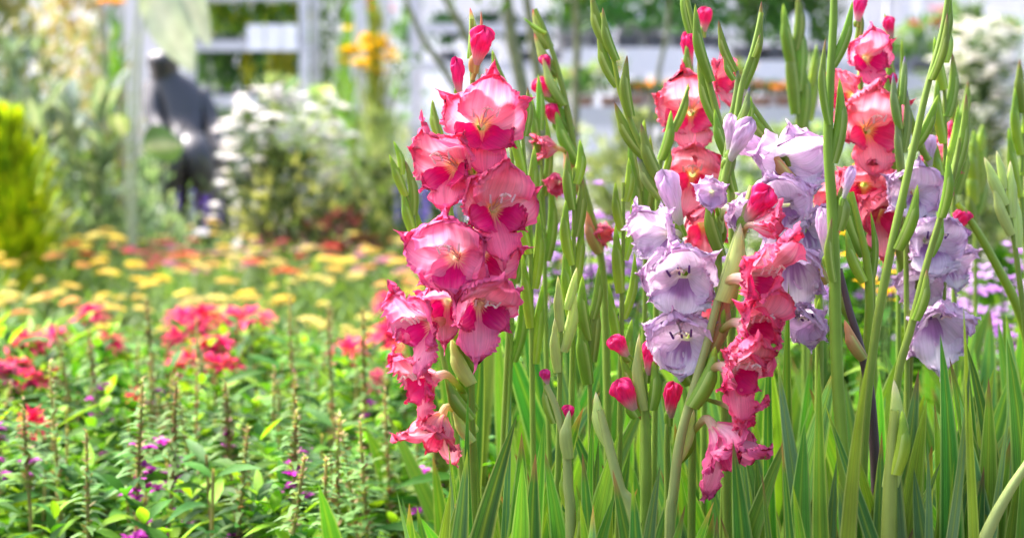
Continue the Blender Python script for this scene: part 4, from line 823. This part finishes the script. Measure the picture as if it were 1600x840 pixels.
# ------------------------------------------------------------------ the gladioli of the photograph
def fl(root, x, y, Y, yaw, pitch, roll, dpx, pal, node, seed, **k):
    return floret(root, P(x, y, Y), yaw, pitch, roll, M(dpx, Y), pal, None if node is None else P(node[0], node[1], node[2] if len(node) > 2 else Y + .035), seed=seed, **k)

# 1 tall pink spike, leftmost
Y = 1.53
g = gladiolus('tall gladiolus with large ruffled salmon pink and magenta florets beside the flower bed',
              [(737, 30), (738, 110), (742, 220), (745, 340), (742, 460), (736, 560), (737, 700), (740, 850)], Y + .03, .0048, 5, (.48, .60), 1, name='flowering_gladiolus', skew=.05)
pods(g, Y + .03, [(735, 92, 736, 12, 21, 'k'), (738, 125, 753, 14 + 2, 12, 'd')])
flower_bud(g, P(744, 100, Y + .02), P(757, 46, Y + .01), M(31, Y), 'rose', seed=2, wrapk='d', sheath=.45)
flower_bud(g, P(718, 150, Y + .02), P(713, 94, Y + .01), M(18, Y), 'mauve', seed=3)
fl(g, 752, 198, Y - .01, 8, 8, -6, 144, 'pink', (742, 250), 11)
fl(g, 738, 268, Y + .012, 0, -6, 10, 112, 'pink', (742, 300), 19, stamens=False)
fl(g, 752, 398, Y + .005, 10, -8, -10, 116, 'mauve', (744, 430), 20, stamens=False)
fl(g, 700, 470, Y + .005, -10, -10, 0, 100, 'mauve', (740, 500), 24, stamens=False)
fl(g, 712, 262, Y - .025, -28, 6, 12, 126, 'pink', (742, 300), 12)
fl(g, 770, 328, Y - .03, 18, 8, -6, 136, 'pink', (745, 370), 13)
fl(g, 714, 402, Y - .035, -14, 4, 4, 138, 'mauve', (744, 450), 14, style='heart')
fl(g, 747, 472, Y - .03, 16, -14, -8, 134, 'mauve', (742, 520), 15)
fl(g, 678, 506, Y - .01, -48, -4, 10, 118, 'mauve', (733, 560), 16)
fl(g, 680, 590, Y, -58, -10, 12, 114, 'rose', (734, 625), 17)
fl(g, 690, 650, Y + .005, -42, -48, 6, 104, 'coral', (735, 660), 18, droop=.25)
pods(g, Y + .01, [(737, 600, 703, 528, 34, 'w'), (737, 655, 694, 590, 30, 'g'), (739, 690, 706, 640, 24, 'w'), (744, 565, 722, 515, 22, 'g')])

# 2 green bud spike behind it
g = gladiolus('unopened green gladiolus bud spike leaning out behind the tall pink spike', [(622, 262), (640, 320), (652, 380), (672, 470), (700, 600), (730, 840)], 1.66, .0036, 4, (.45, .6), 2, name='gladiolus')
autopods(g, [(622, 262), (640, 320), (652, 380), (660, 420)], 1.66, 5, 78, 19, 'l', .12, seed=1)
g = gladiolus('green gladiolus bud tip showing between petals of the tall pink spike', [(676, 160), (690, 230), (705, 330), (725, 500), (750, 840)], 1.64, .0034, 4, (.45, .6), 3)
pods(g, 1.64, [(692, 222, 674, 156, 22, 'l')]); 
g = gladiolus('slim green gladiolus bud rising above the topmost pink floret', [(770, 84), (790, 140), (800, 240), (800, 400), (790, 600), (780, 850)], 1.70, .0034, 4, (.45, .6), 4)
pods(g, 1.70, [(788, 130, 768, 78, 18, 'l'), (776, 150, 758, 106, 12, 'k')])

# 3 arching stem with small pink buds
Y = 1.80
st = [(836, 14), (852, 50), (872, 110), (888, 180), (903, 260), (925, 340), (941, 420), (947, 540), (950, 700), (950, 850)]
g = gladiolus('arching gladiolus stem with small half-open pink buds on one side', st, Y, .0052, 5, (.5, .66), 5, name='flowering_gladiolus')
pods(g, Y, [(860, 75, 831, 14, 24, 'k'), (853, 52, 817, 28, 10, 'l'), (873, 120, 833, 52, 22, 'k'), (882, 165, 846, 88, 20, 'k'), (893, 205, 858, 135, 26, 'g'), (903, 255, 866, 170, 26, 'g'), (912, 300, 880, 222, 28, 'd'), (938, 395, 915, 330, 26, 'd')])
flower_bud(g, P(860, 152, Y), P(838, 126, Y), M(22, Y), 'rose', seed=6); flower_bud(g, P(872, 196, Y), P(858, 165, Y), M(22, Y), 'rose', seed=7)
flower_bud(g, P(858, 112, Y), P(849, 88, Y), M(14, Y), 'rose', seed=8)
fl(g, 868, 232, Y - .02, -60, 5, 0, 62, 'coral', (893, 245), 21, style='half', stamens=False)
fl(g, 876, 284, Y - .02, -20, -10, 0, 58, 'rose', (905, 300), 22, style='half', stamens=False)
fl(g, 925, 360, Y + .01, 40, -10, 0, 60, 'coral', (938, 380), 23, style='half', stamens=False)

# 4-9 green bud spikes in front
def green(label, px, Y, top, n, Lp, Wp, kind='g', lean=.2, seed=0, r=.0036, nl=5, hl=(.5, .68), az=.5, skew=0):
    g = gladiolus(label, px, Y, r, nl, hl, seed, skew=skew); autopods(g, top, Y, n, Lp * 1.08, Wp * .95, kind, lean * .72, seed=seed, az=az); return g
green('tall green gladiolus spike with plump buds close behind the upper pink florets', [(815, 190), (820, 260), (828, 350), (830, 480), (832, 640), (835, 850)], 1.64, [(815, 190), (820, 260), (828, 350), (832, 480), (832, 600)], 7, 108, 26, 'l', .20, 31)
green('narrow green gladiolus spike with appressed buds beside the arching pink-budded stem', [(840, 185), (846, 260), (850, 350), (852, 480), (856, 640), (862, 850)], 1.78, [(840, 185), (846, 260), (850, 350), (852, 440)], 5, 110, 22, 'g', .14, 32)
green('green gladiolus spike with stacked herringbone buds at its top', [(897, 262), (897, 330), (896, 420), (895, 520), (893, 640), (890, 850)], 1.60, [(897, 270), (897, 330), (896, 420), (895, 520)], 6, 98, 27, 'l', .17, 33)
green('green gladiolus spike with pale plump buds at mid height of the clump', [(878, 470), (876, 540), (874, 620), (872, 720), (868, 850)], 1.55, [(884, 472), (878, 530), (874, 600)], 4, 84, 26, 'w', .22, 34)
green('short green gladiolus spike with fat pale buds next to another pale spike', [(925, 485), (922, 560), (922, 640), (924, 740), (925, 850)], 1.58, [(922, 485), (922, 550), (923, 620)], 4, 100, 30, 'g', .18, 35)
green('straight green gladiolus spike with widely spaced buds before the lilac phlox', [(974, 285), (974, 360), (972, 450), (970, 560), (968, 700), (965, 850)], 1.60, [(974, 295), (974, 370), (972, 460), (970, 560), (970, 620)], 7, 92, 24, 'l', .24, 36)
green('bright green gladiolus spike behind the straight one, top hidden by lilac buds', [(1000, 240), (1006, 330), (1008, 450), (1005, 600), (1003, 850)], 1.74, [(1000, 250), (1006, 330), (1008, 420)], 5, 100, 26, 'g', .18, 37)
green('gladiolus spike with thin upright buds beside the lowest magenta florets', [(803, 290), (806, 380), (800, 500), (795, 650), (790, 850)], 1.72, [(803, 300), (806, 380), (800, 500), (798, 600)], 5, 100, 24, 'g', .16, 38)

# low stems with pink-tipped buds
Y = 1.47
g = gladiolus('short pale gladiolus stem with two pink-tipped buds and a green bud below', [(853, 600), (870, 640), (884, 700), (888, 760), (892, 850)], Y, .0058, 3, (.40, .5), 41, col=GREEN_P * .9)
pods(g, Y, [(868, 660, 852, 590, 26, 'g'), (889, 715, 888, 640, 28, 'w'), (894, 800, 880, 724, 26, 'l'), (900, 850, 906, 790, 20, 'l')])
flower_bud(g, P(855, 600, Y), P(851, 578, Y), M(15, Y), 'mauve', seed=9); flower_bud(g, P(888, 658, Y), P(888, 634, Y), M(16, Y), 'rose', seed=10)
g = gladiolus('leaning pale gladiolus stem ending in one closed green bud', [(938, 640), (950, 690), (968, 760), (990, 850)], 1.45, .0068, 2, (.38, .48), 42, col=GREEN_P * .95)
pods(g, 1.45, [(952, 695, 929, 612, 30, 'w')])
Y = 1.50
g = gladiolus('low gladiolus stem with crumpled crimson buds under the lilac florets', [(1004, 575), (1008, 640), (1010, 720), (1008, 850)], Y, .0064, 4, (.42, .55), 43, col=STEM)
pods(g, Y, [(1005, 620, 968, 555, 26, 'g'), (1008, 640, 997, 520, 24, 'w'), (1012, 655, 985, 610, 26, 'd'), (1018, 640, 1022, 560, 26, 'g')])
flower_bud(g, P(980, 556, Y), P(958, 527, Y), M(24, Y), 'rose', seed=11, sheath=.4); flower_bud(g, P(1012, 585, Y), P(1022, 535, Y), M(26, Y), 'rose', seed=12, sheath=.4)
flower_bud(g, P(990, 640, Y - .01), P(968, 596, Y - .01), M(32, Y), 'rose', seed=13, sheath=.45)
g = gladiolus('slim gladiolus stem topped by a single crimson bud near the hanging rose florets', [(1044, 640), (1042, 700), (1044, 850)], 1.53, .0045, 3, (.42, .52), 44)
flower_bud(g, P(1047, 652, 1.53), P(1052, 600, 1.53), M(24, 1.53), 'rose', seed=14, sheath=.45)

# lilac spike 1
Y = 1.52
g = gladiolus('lilac gladiolus arching over with ruffled florets that have dark purple lips',
              [(940, 20), (958, 90), (968, 140), (985, 190), (1005, 235), (1030, 290), (1052, 350), (1070, 430), (1080, 520), (1082, 640), (1080, 850)], Y, .0042, 5, (.48, .62), 51, name='flowering_gladiolus', ctop=GREEN_L)
pods(g, Y, [(955, 80, 922, -12, 26, 'p'), (964, 95, 940, 12, 20, 'p'), (967, 135, 932, 48, 26, 'p'), (986, 182, 978, 86, 24, 'p'), (1008, 245, 958, 160, 27, 'p'), (1034, 285, 1000, 193, 28, 'p'), (1035, 310, 994, 242, 26, 'v'), (1060, 385, 1040, 320, 34, 'g')])
flower_bud(g, P(1062, 350, Y - .01), P(1038, 272, Y - .02), M(30, Y), 'lilac', seed=15, sheath=.25)
fl(g, 1046, 366, Y - .02, -48, 0, 20, 108, 'lilac', (1062, 390), 31, style='lilac', stamens=False)
fl(g, 1068, 428, Y - .03, -12, -6, 10, 134, 'lilac', (1074, 455), 32, style='lilac')
fl(g, 1072, 526, Y - .03, -14, -4, 6, 124, 'lilac', (1082, 560), 33, style='lilac')
pods(g, Y, [(1082, 480, 1100, 430, 18, 'd'), (1078, 600, 1050, 540, 26, 'g')])

# pink spike behind lilac
Y = 1.76
g = gladiolus('salmon pink gladiolus with yellow throats standing behind the lilac buds', [(1074, -10), (1078, 80), (1086, 180), (1092, 300), (1098, 420), (1100, 600), (1098, 850)], Y + .03, .0042, 5, (.5, .64), 61, name='flowering_gladiolus')
pods(g, Y, [(1076, 48, 1074, -30, 15, 'p'), (1082, 130, 1072, 66, 18, 'g')]); flower_bud(g, P(1078, 104, Y), P(1074, 54, Y), M(19, Y), 'rose', seed=16, sheath=.2)
fl(g, 1080, 176, Y - .01, -10, 6, 4, 118, 'coral', (1087, 215), 41); fl(g, 1112, 128, Y + .03, 50, 12, 0, 76, 'coral', (1086, 170), 42, stamens=False)
fl(g, 1082, 272, Y - .01, -6, 0, 0, 108, 'coral', (1092, 310), 43); fl(g, 1096, 350, Y, 14, -14, 0, 96, 'coral', (1096, 390), 44, stamens=False)
fl(g, 1100, 500, Y + .03, 0, -10, 0, 96, 'rose', (1098, 540), 45, stamens=False)
flower_bud(g, P(1100, 50, Y + .04), P(1103, 14, Y + .04), M(18, Y), 'rose', seed=17)

# green spikes in front of it
Y = 1.55
g = gladiolus('green gladiolus spike with long overlapping buds crossing before the salmon pink florets', [(1072, -10), (1088, 60), (1108, 130), (1128, 210), (1140, 280), (1145, 400), (1140, 600), (1130, 850)], Y, .0048, 4, (.46, .6), 62)
pods(g, Y, [(1080, 52, 1070, -40, 19, 'g'), (1112, 128, 1084, 6, 24, 'g'), (1130, 208, 1088, 88, 24, 'p'), (1140, 250, 1115, 170, 22, 'g')])
g = gladiolus('young green gladiolus spike with narrow upright buds left open to the pale shelves', [(1076, 136), (1060, 180), (1040, 225), (1030, 270), (1026, 400), (1024, 600), (1020, 850)], 1.66, .0036, 4, (.46, .6), 63)
g['label'] = 'young green gladiolus spike tilted outward just under the salmon pink florets'
pods(g, 1.66, [(1052, 205, 1077, 130, 18, 'l'), (1032, 250, 1050, 172, 22, 'g'), (1036, 275, 1048, 226, 15, 'l')])

# lilac spike 2
Y = 1.50
g = gladiolus('lilac gladiolus with brown-tipped buds and small trumpet florets facing out', [(1190, 20), (1176, 80), (1160, 130), (1150, 190), (1138, 250), (1124, 330), (1122, 420), (1130, 560), (1136, 850)], Y, .0045, 4, (.48, .6), 71, name='flowering_gladiolus')
pods(g, Y, [(1160, 138, 1192, 2, 24, 'p'), (1178, 90, 1188, 54, 14, 'p'), (1149, 112, 1121, 32, 19, 'p'), (1147, 125, 1130, 88, 14, 'p'), (1142, 190, 1154, 106, 21, 'v'), (1152, 196, 1172, 136, 17, 'v'), (1126, 300, 1142, 185, 30, 'v'), (1128, 400, 1104, 300, 28, 'g'), (1148, 300, 1140, 240, 20, 'g')])
flower_bud(g, P(1140, 240, Y), P(1143, 183, Y), M(19, Y), 'lilac', seed=18, sheath=.2); flower_bud(g, P(1140, 250, Y), P(1172, 190, Y - .01), M(26, Y), 'lilac', seed=19, sheath=.15)
fl(g, 1112, 300, Y - .03, -6, -4, 0, 72, 'lilac', (1126, 350), 51, style='half', open_=1.5, stamens=False); fl(g, 1142, 328, Y - .02, 42, -12, 0, 78, 'lilac', (1124, 370), 52, style='lilac', stamens=False)

# lilac spike 3
Y = 1.58
g = gladiolus('lilac gladiolus with wide backlit florets between the rose spike and the thick stem', [(1165, 150), (1192, 190), (1222, 235), (1250, 295), (1268, 360), (1278, 450), (1280, 600), (1276, 850)], Y, .0048, 4, (.46, .6), 81, name='flowering_gladiolus')
pods(g, Y - .01, [(1216, 232, 1162, 164, 26, 'g'), (1250, 292, 1196, 224, 26, 'd'), (1276, 372, 1242, 288, 30, 'd'), (1292, 442, 1276, 408, 24, 'd'), (1168, 200, 1174, 150, 14, 'g')])
flower_bud(g, P(1215, 240, Y), P(1156, 222, Y - .01), M(28, Y), 'lilac', seed=20, sheath=.1)
fl(g, 1220, 254, Y, 14, 2, 12, 138, 'lilac', (1238, 275), 61, style='lilac', stamens=False); fl(g, 1256, 352, Y - .01, 20, -6, 0, 104, 'lilac', (1266, 370), 65, style='lilac', stamens=False); fl(g, 1228, 318, Y - .02, -24, 0, 8, 124, 'lilac', (1256, 330), 62, style='lilac', stamens=False)
fl(g, 1236, 390, Y - .03, -20, -24, 14, 128, 'lilac', (1268, 390), 63, style='lilac', droop=.3); fl(g, 1276, 494, Y - .03, -34, -14, 10, 96, 'lilac', (1282, 500), 64, style='half', open_=1.6)

# rose spike in the middle
Y = 1.46
g = gladiolus('rose red gladiolus with florets hanging along one side of its curved pale green stem', [(1176, 290), (1165, 330), (1146, 385), (1124, 460), (1104, 540), (1082, 615), (1062, 690), (1052, 770), (1046, 850)], Y, .0052, 4, (.40, .52), 91, name='flowering_gladiolus', col=GREEN_P * .85)
flower_bud(g, P(1166, 345, Y), P(1200, 296, Y - .01), M(34, Y), 'rose', seed=21, sheath=.25)
pods(g, Y, [(1140, 405, 1173, 288, 24, 'w'), (1128, 470, 1160, 350, 40, 'w'), (1106, 555, 1140, 450, 38, 'd'), (1080, 635, 1122, 545, 36, 'g'), (1058, 720, 1086, 640, 24, 'w')])
fl(g, 1180, 352, Y - .01, 64, 6, 0, 76, 'rose', (1150, 390), 71, style='half', open_=1.3, stamens=False)
fl(g, 1164, 436, Y - .02, 52, 4, -8, 138, 'rose', (1128, 470), 72)
fl(g, 1160, 506, Y - .02, 40, 0, -4, 120, 'rose', (1112, 530), 73)
fl(g, 1138, 576, Y - .025, 34, -4, -6, 130, 'rose', (1098, 590), 74)
fl(g, 1148, 640, Y - .01, 52, -20, 0, 84, 'rose', (1090, 620), 75, stamens=False)
fl(g, 1116, 668, Y - .01, 50, -38, -10, 118, 'mauve', (1066, 700), 76, droop=.45)

# pink spike 3 behind the thick stem
Y = 1.74
g = gladiolus('pink gladiolus with yellow-throated florets behind the thick upright stem', [(1338, 0), (1342, 80), (1348, 180), (1356, 300), (1362, 420), (1366, 600), (1366, 850)], Y + .03, .0042, 5, (.5, .64), 101, name='flowering_gladiolus')
pods(g, Y, [(1338, 70, 1344, 6, 17, 'g')]); flower_bud(g, P(1340, 34, Y), P(1345, -2, Y), M(18, Y), 'mauve', seed=22, sheath=.2)
fl(g, 1352, 92, Y, 8, 6, 0, 84, 'pink', (1344, 120), 81, stamens=False); fl(g, 1332, 150, Y + .02, -48, 4, 0, 88, 'coral', (1348, 170), 82, stamens=False)
fl(g, 1354, 204, Y - .02, 4, 6, 0, 128, 'coral', (1350, 240), 83); fl(g, 1350, 290, Y, -8, -10, 0, 106, 'coral', (1354, 310), 84, stamens=False); fl(g, 1368, 330, Y - .01, 16, -10, 0, 112, 'coral', (1360, 370), 85, stamens=False)
fl(g, 1325, 310, Y + .03, -45, 0, 0, 100, 'coral', (1356, 340), 86, stamens=False)
fl(g, 1452, 250, Y + .15, 30, 0, 0, 92, 'pink', (1440, 300, Y + .2), 87, stamens=False)

# thick upright stem
Y = 1.40
g = gladiolus('thickest upright gladiolus stem with long dark green buds clasping it', [(1304, -60), (1302, 40), (1296, 150), (1294, 230), (1300, 320), (1304, 430), (1307, 560), (1316, 700), (1326, 850)], Y, .0062, 3, (.40, .52), 111, col=GREEN * .85 + STEM * .2)
pods(g, Y - .004, [(1300, 104, 1334, 2, 24, 'g'), (1295, 195, 1288, 60, 18, 'p'), (1300, 255, 1314, 122, 30, 'g'), (1302, 440, 1298, 340, 20, 'p'), (1308, 360, 1316, 290, 34, 'p')])
flower_bud(g, P(1318, 310, Y - .01), P(1332, 264, Y - .01), M(14, Y), 'lilac', seed=23, sheath=.2); flower_bud(g, P(1292, 400, Y + .02), P(1284, 330, Y + .02), M(20, Y), 'lilac', seed=24, sheath=.15)
g = gladiolus('dusky purple-brown gladiolus stalk slanting beside the thickest stem', [(1312, 420), (1326, 480), (1346, 550), (1362, 640), (1370, 850)], 1.50, .0056, 2, (.4, .5), 112, col=lin((112, 92, 96)) * .8)
pods(g, 1.50, [(1330, 500, 1312, 440, 20, 'p'), (1350, 560, 1318, 500, 28, 'd')])
g = gladiolus('green gladiolus stem with swollen buds bending beside pink petals', [(1330, 300), (1344, 360), (1356, 420), (1358, 500), (1350, 620), (1345, 850)], 1.52, .0056, 4, (.44, .56), 113, col=GREEN_L * .5 + GREEN * .5)
pods(g, 1.52, [(1352, 400, 1322, 296, 30, 'g'), (1350, 440, 1320, 358, 24, 'l'), (1362, 440, 1362, 330, 16, 'g')])

# upright stem with long sheath and others at the far end of the clump
Y = 1.48
g = gladiolus('tall green gladiolus stem with slim sheathed buds leaving the top of the view', [(1486, -40), (1472, 50), (1448, 140), (1430, 220), (1412, 300), (1390, 400), (1368, 520), (1352, 660), (1345, 850)], Y, .0048, 4, (.44, .58), 121)
g['label'] = 'tall green gladiolus stem with slim sheathed buds slanting past the lilac florets'
pods(g, Y, [(1462, 100, 1486, -24, 24, 'g'), (1455, 125, 1482, 20, 18, 'p'), (1424, 236, 1468, 148, 26, 'g'), (1402, 390, 1436, 288, 26, 'g')])
Y = 1.70
g = gladiolus('lilac gladiolus half hidden behind crossing green stems', [(1452, 220), (1446, 290), (1440, 370), (1430, 460), (1420, 580), (1412, 850)], Y, .0050, 4, (.46, .6), 122, name='flowering_gladiolus', col=GREEN * .8 + BROWN * .2)
fl(g, 1428, 300, Y - .02, -8, 6, 0, 104, 'lilac', (1440, 330), 91, style='lilac', stamens=False); fl(g, 1478, 408, Y, 30, -10, 0, 84, 'lilac', (1440, 430), 94, style='lilac', stamens=False); fl(g, 1442, 440, Y, -20, -10, 0, 88, 'lilac', (1432, 460), 95, style='lilac', stamens=False); fl(g, 1448, 376, Y - .03, 10, 0, -6, 112, 'lilac', (1440, 410), 92, style='lilac')
fl(g, 1456, 490, Y - .03, 8, -14, 4, 124, 'lilac', (1428, 500), 93, style='lilac', droop=.3); flower_bud(g, P(1452, 260, Y), P(1448, 214, Y), M(22, Y), 'lilac', seed=25)
pods(g, Y, [(1425, 440, 1408, 330, 30, 'p'), (1452, 250, 1420, 170, 20, 'g')])
g = gladiolus('gladiolus stem with brown-tipped buds slanting before the half hidden lilac florets', [(1500, 215), (1488, 280), (1466, 350), (1446, 420), (1424, 510), (1400, 610), (1388, 850)], 1.44, .0042, 3, (.40, .54), 123)
pods(g, 1.44, [(1484, 290, 1512, 146, 26, 'p'), (1470, 340, 1482, 240, 22, 'g'), (1452, 400, 1474, 330, 24, 'g'), (1430, 500, 1450, 420, 22, 'p')])
g = green('lime green gladiolus spike with fat glowing buds', [(1470, 72), (1476, 150), (1477, 230), (1474, 320), (1474, 480), (1478, 850)], 1.72, [(1472, 80), (1477, 150), (1477, 230), (1474, 330)], 6, 88, 27, 'l', .26, 124, .0034)
g = green('thin gladiolus spike with pink-tipped small buds behind the yellow-throated florets', [(1384, 60), (1396, 120), (1402, 200), (1404, 320), (1404, 500), (1402, 850)], 1.84, [(1386, 70), (1398, 130), (1402, 210), (1403, 300)], 6, 92, 22, 'g', .2, 125, .0034)
flower_bud(g, P(1392, 60, 1.84), P(1388, 28, 1.84), M(16, 1.84), 'rose', seed=26); flower_bud(g, P(1390, 92, 1.84), P(1378, 64, 1.84), M(22, 1.84), 'rose', seed=27); flower_bud(g, P(1392, 150, 1.84), P(1386, 116, 1.84), M(24, 1.84), 'rose', seed=28)
g = green('slim gladiolus spike with a lilac-tipped bud near the crossing stems', [(1406, 150), (1408, 220), (1412, 300), (1416, 420), (1418, 850)], 1.66, [(1407, 150), (1408, 200), (1412, 300)], 4, 90, 20, 'v', .14, 126, .0032)
green('blurred green gladiolus spike rising over the lilac florets', [(1240, 60), (1244, 130), (1248, 220), (1254, 330), (1260, 850)], 2.05, [(1240, 66), (1242, 110), (1246, 170), (1248, 230)], 5, 110, 27, 'g', .14, 127, .004)
green('blurred lime gladiolus bud beside the green spike over lilac florets', [(1264, 130), (1262, 180), (1262, 240), (1266, 850)], 2.15, [(1264, 125), (1262, 180), (1262, 230)], 4, 80, 22, 'l', .25, 128, .0035)
g = gladiolus('thick arching gladiolus stem with a pale upper side sweeping outward', [(1496, 318), (1526, 360), (1560, 420), (1590, 480), (1612, 560), (1630, 700), (1640, 850)], 1.74, .0072, 4, (.5, .62), 129, col=GREEN_L * .6 + GREEN * .4)
flower_bud(g, P(1492, 362, 1.74), P(1508, 330, 1.74), M(24, 1.74), 'rose', seed=29)
green('green gladiolus spike at the edge of the clump with clustered bud tips', [(1604, 130), (1598, 220), (1596, 320), (1606, 450), (1620, 850)], 1.90, [(1604, 130), (1600, 200), (1596, 280), (1598, 360)], 7, 92, 26, 'l', .26, 130, .004)
green('green gladiolus spike with pale bud tips low at the edge of the clump', [(1566, 290), (1580, 350), (1592, 430), (1606, 560), (1616, 850)], 1.66, [(1564, 288), (1576, 330), (1590, 400)], 5, 84, 26, 'w', .3, 131, .004)
green('soft blurred pale green gladiolus spike beside the clump edge', [(1528, 235), (1526, 300), (1524, 380), (1524, 850)], 2.35, [(1528, 230), (1526, 290), (1524, 360)], 8, 62, 28, 'l', .22, 132, .004)
green('gladiolus spike with dry-tipped small buds behind the lime spike', [(1500, 190), (1494, 260), (1490, 340), (1494, 850)], 1.9, [(1500, 180), (1496, 240), (1490, 320)], 5, 82, 24, 'p', .2, 133, .004)
Y = 1.38
g = gladiolus('fat pale sheath of a gladiolus bud still wrapped, standing among the leaves', [(1398, 640), (1393, 720), (1388, 850)], Y, .0082, 2, (.38, .46), 134, col=GREEN_L * .4 + GREEN_P * .4)
pods(g, Y, [(1390, 760, 1400, 592, 46, 'w'), (1398, 740, 1412, 640, 30, 'l')])
g = gladiolus('pale gladiolus shoot leaning out at the clump corner', [(1606, 722), (1576, 768), (1548, 820), (1524, 880), (1508, 960), (1500, 1060)], 1.36, .0075, 2, (.34, .42), 135, col=GREEN_P * .9, gx=.355)

# leaf fans that fill the clump
rg = np.random.default_rng(5)
spots = []
for k in range(84):
    for _ in range(40):
        Yk = 1.47 + .95 * rg.random() ** 1.3; x = P(rg.uniform(735, 1700), 700, Yk)[0]
        if all(abs(x - a) + abs(Yk - b) > .058 for a, b in spots): break
    spots.append((x, Yk))
for k, (x, Yk) in enumerate(spots):
    root = thing('gladiolus', 'leafy young gladiolus without a flower stem inside the dense clump', 'gladiolus', (x, Yk, 0), 'leafy gladioli filling the clump')
    fan(root, np.array([x, Yk, 0.0]), 6, Yk, .50, .76 if Yk > 1.6 else .68, 400 + k, W=(.029, .044), spread=.19)
# blades standing in front, kept below the florets
for k, (a_, b_, lo, hi) in enumerate([(760, 850, 640, 800), (850, 960, 690, 800), (950, 1050, 700, 820), (720, 800, 700, 830), (1120, 1230, 780, 840), (1200, 1290, 560, 760), (1230, 1330, 520, 760), (1290, 1400, 560, 780), (1350, 1450, 520, 720), (1400, 1520, 540, 760), (1460, 1600, 560, 760), (1520, 1640, 540, 720), (1380, 1500, 640, 800), (1560, 1660, 520, 700)]):
    rr = np.random.default_rng(700 + k); Yk = rr.uniform(1.37, 1.46); m = (a_ + b_) / 2; x0 = P(m, 840, Yk)[0]; base = np.array([x0, Yk, 0.0])
    root = thing('gladiolus', 'leafy gladiolus with broad blades at the front rim of the clump', 'gladiolus', (x0, Yk, 0), 'leafy gladioli at the front rim')
    for i in range(6):
        t = P(rr.uniform(a_ - 55, b_ + 55), rr.uniform(lo, hi + 30), Yk + rr.normal(0, .015)); ln = (t[0] - x0)
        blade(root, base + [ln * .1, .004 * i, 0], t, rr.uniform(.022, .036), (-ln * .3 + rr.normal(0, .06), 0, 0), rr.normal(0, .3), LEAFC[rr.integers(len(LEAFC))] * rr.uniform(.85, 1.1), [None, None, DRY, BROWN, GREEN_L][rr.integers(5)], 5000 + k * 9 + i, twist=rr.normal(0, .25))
# leaves placed by eye
for lab, Yk, lv in [
    ('gladiolus with the broadest bright green blade in front of the thick stem', 1.34, [((1322, 900), (1276, 556), 50, 0, 0), ((1384, 900), (1385, 540), 42, 5, -.04), ((1440, 900), (1478, 470), 34, 5, .06)]),
    ('gladiolus with two brown-tipped blades leaning inward', 1.33, [((1292, 900), (1228, 688), 38, 4, -.03), ((1290, 930), (1206, 738), 34, 4, -.05)]),
    ('gladiolus with a blue-green blade standing clear at the base of the clump edge', 1.36, [((1440, 900), (1446, 690), 34, 6, 0), ((1400, 900), (1490, 560), 30, 6, .03), ((1490, 900), (1498, 712), 20, 2, 0)]),
    ('gladiolus with narrow blades at the outer clump corner', 1.38, [((1500, 920), (1562, 620), 30, 6, .02), ((1520, 920), (1620, 640), 30, 3, .03), ((1570, 900), (1600, 560), 26, 2, 0)]),
    ('gladiolus with a lone thin blade poking into the flower bed', 1.45, [((705, 900), (628, 764), 26, 6, 0), ((735, 900), (702, 720), 30, 6, -.02), ((720, 900), (692, 690), 24, 2, 0)]),
    ('gladiolus with slender dark blades below the tall pink spike', 1.50, [((792, 900), (752, 600), 26, 1, -.03), ((800, 900), (790, 610), 24, 3, 0), ((835, 900), (812, 720), 24, 2, .02)]),
    ('gladiolus with long dark blades between the two pale stems', 1.50, [((960, 900), (905, 690), 34, 4, -.05), ((850, 900), (920, 640), 30, 0, .04), ((1030, 900), (1062, 660), 26, 6, 0)]),
    ('gladiolus with tall blades under the hanging rose florets', 1.52, [((1130, 900), (1136, 640), 30, 0, 0), ((1180, 900), (1150, 590), 24, 6, 0), ((1210, 900), (1212, 470), 34, 1, 0), ((1245, 900), (1240, 440), 32, 0, 0)]),
]:
    b0 = P(lv[0][0][0], lv[0][0][1], Yk); root = thing('gladiolus', lab, 'gladiolus', (b0[0], Yk, 0), 'gladiolus plants')
    for i, (ba, ti, wp, ci, bd) in enumerate(lv):
        q = P(*ba, Yk); t = P(*ti, Yk - .02 * (i % 2)); q2 = np.array([q[0] * .9 + b0[0] * .1, Yk + .01, 0.0])
        d = (t - q); q2[0] = q[0] - d[0] / max(d[2], .05) * q[2] * .35
        blade(root, q2, t, M(wp, Yk), (bd, 0, 0), [.15, -.3, .4, 0][i % 4], LEAFC[ci], [DRY, BROWN][i % 2] if 'brown' in lab else None, seed=ci + i + int(Yk * 100), taper=4)
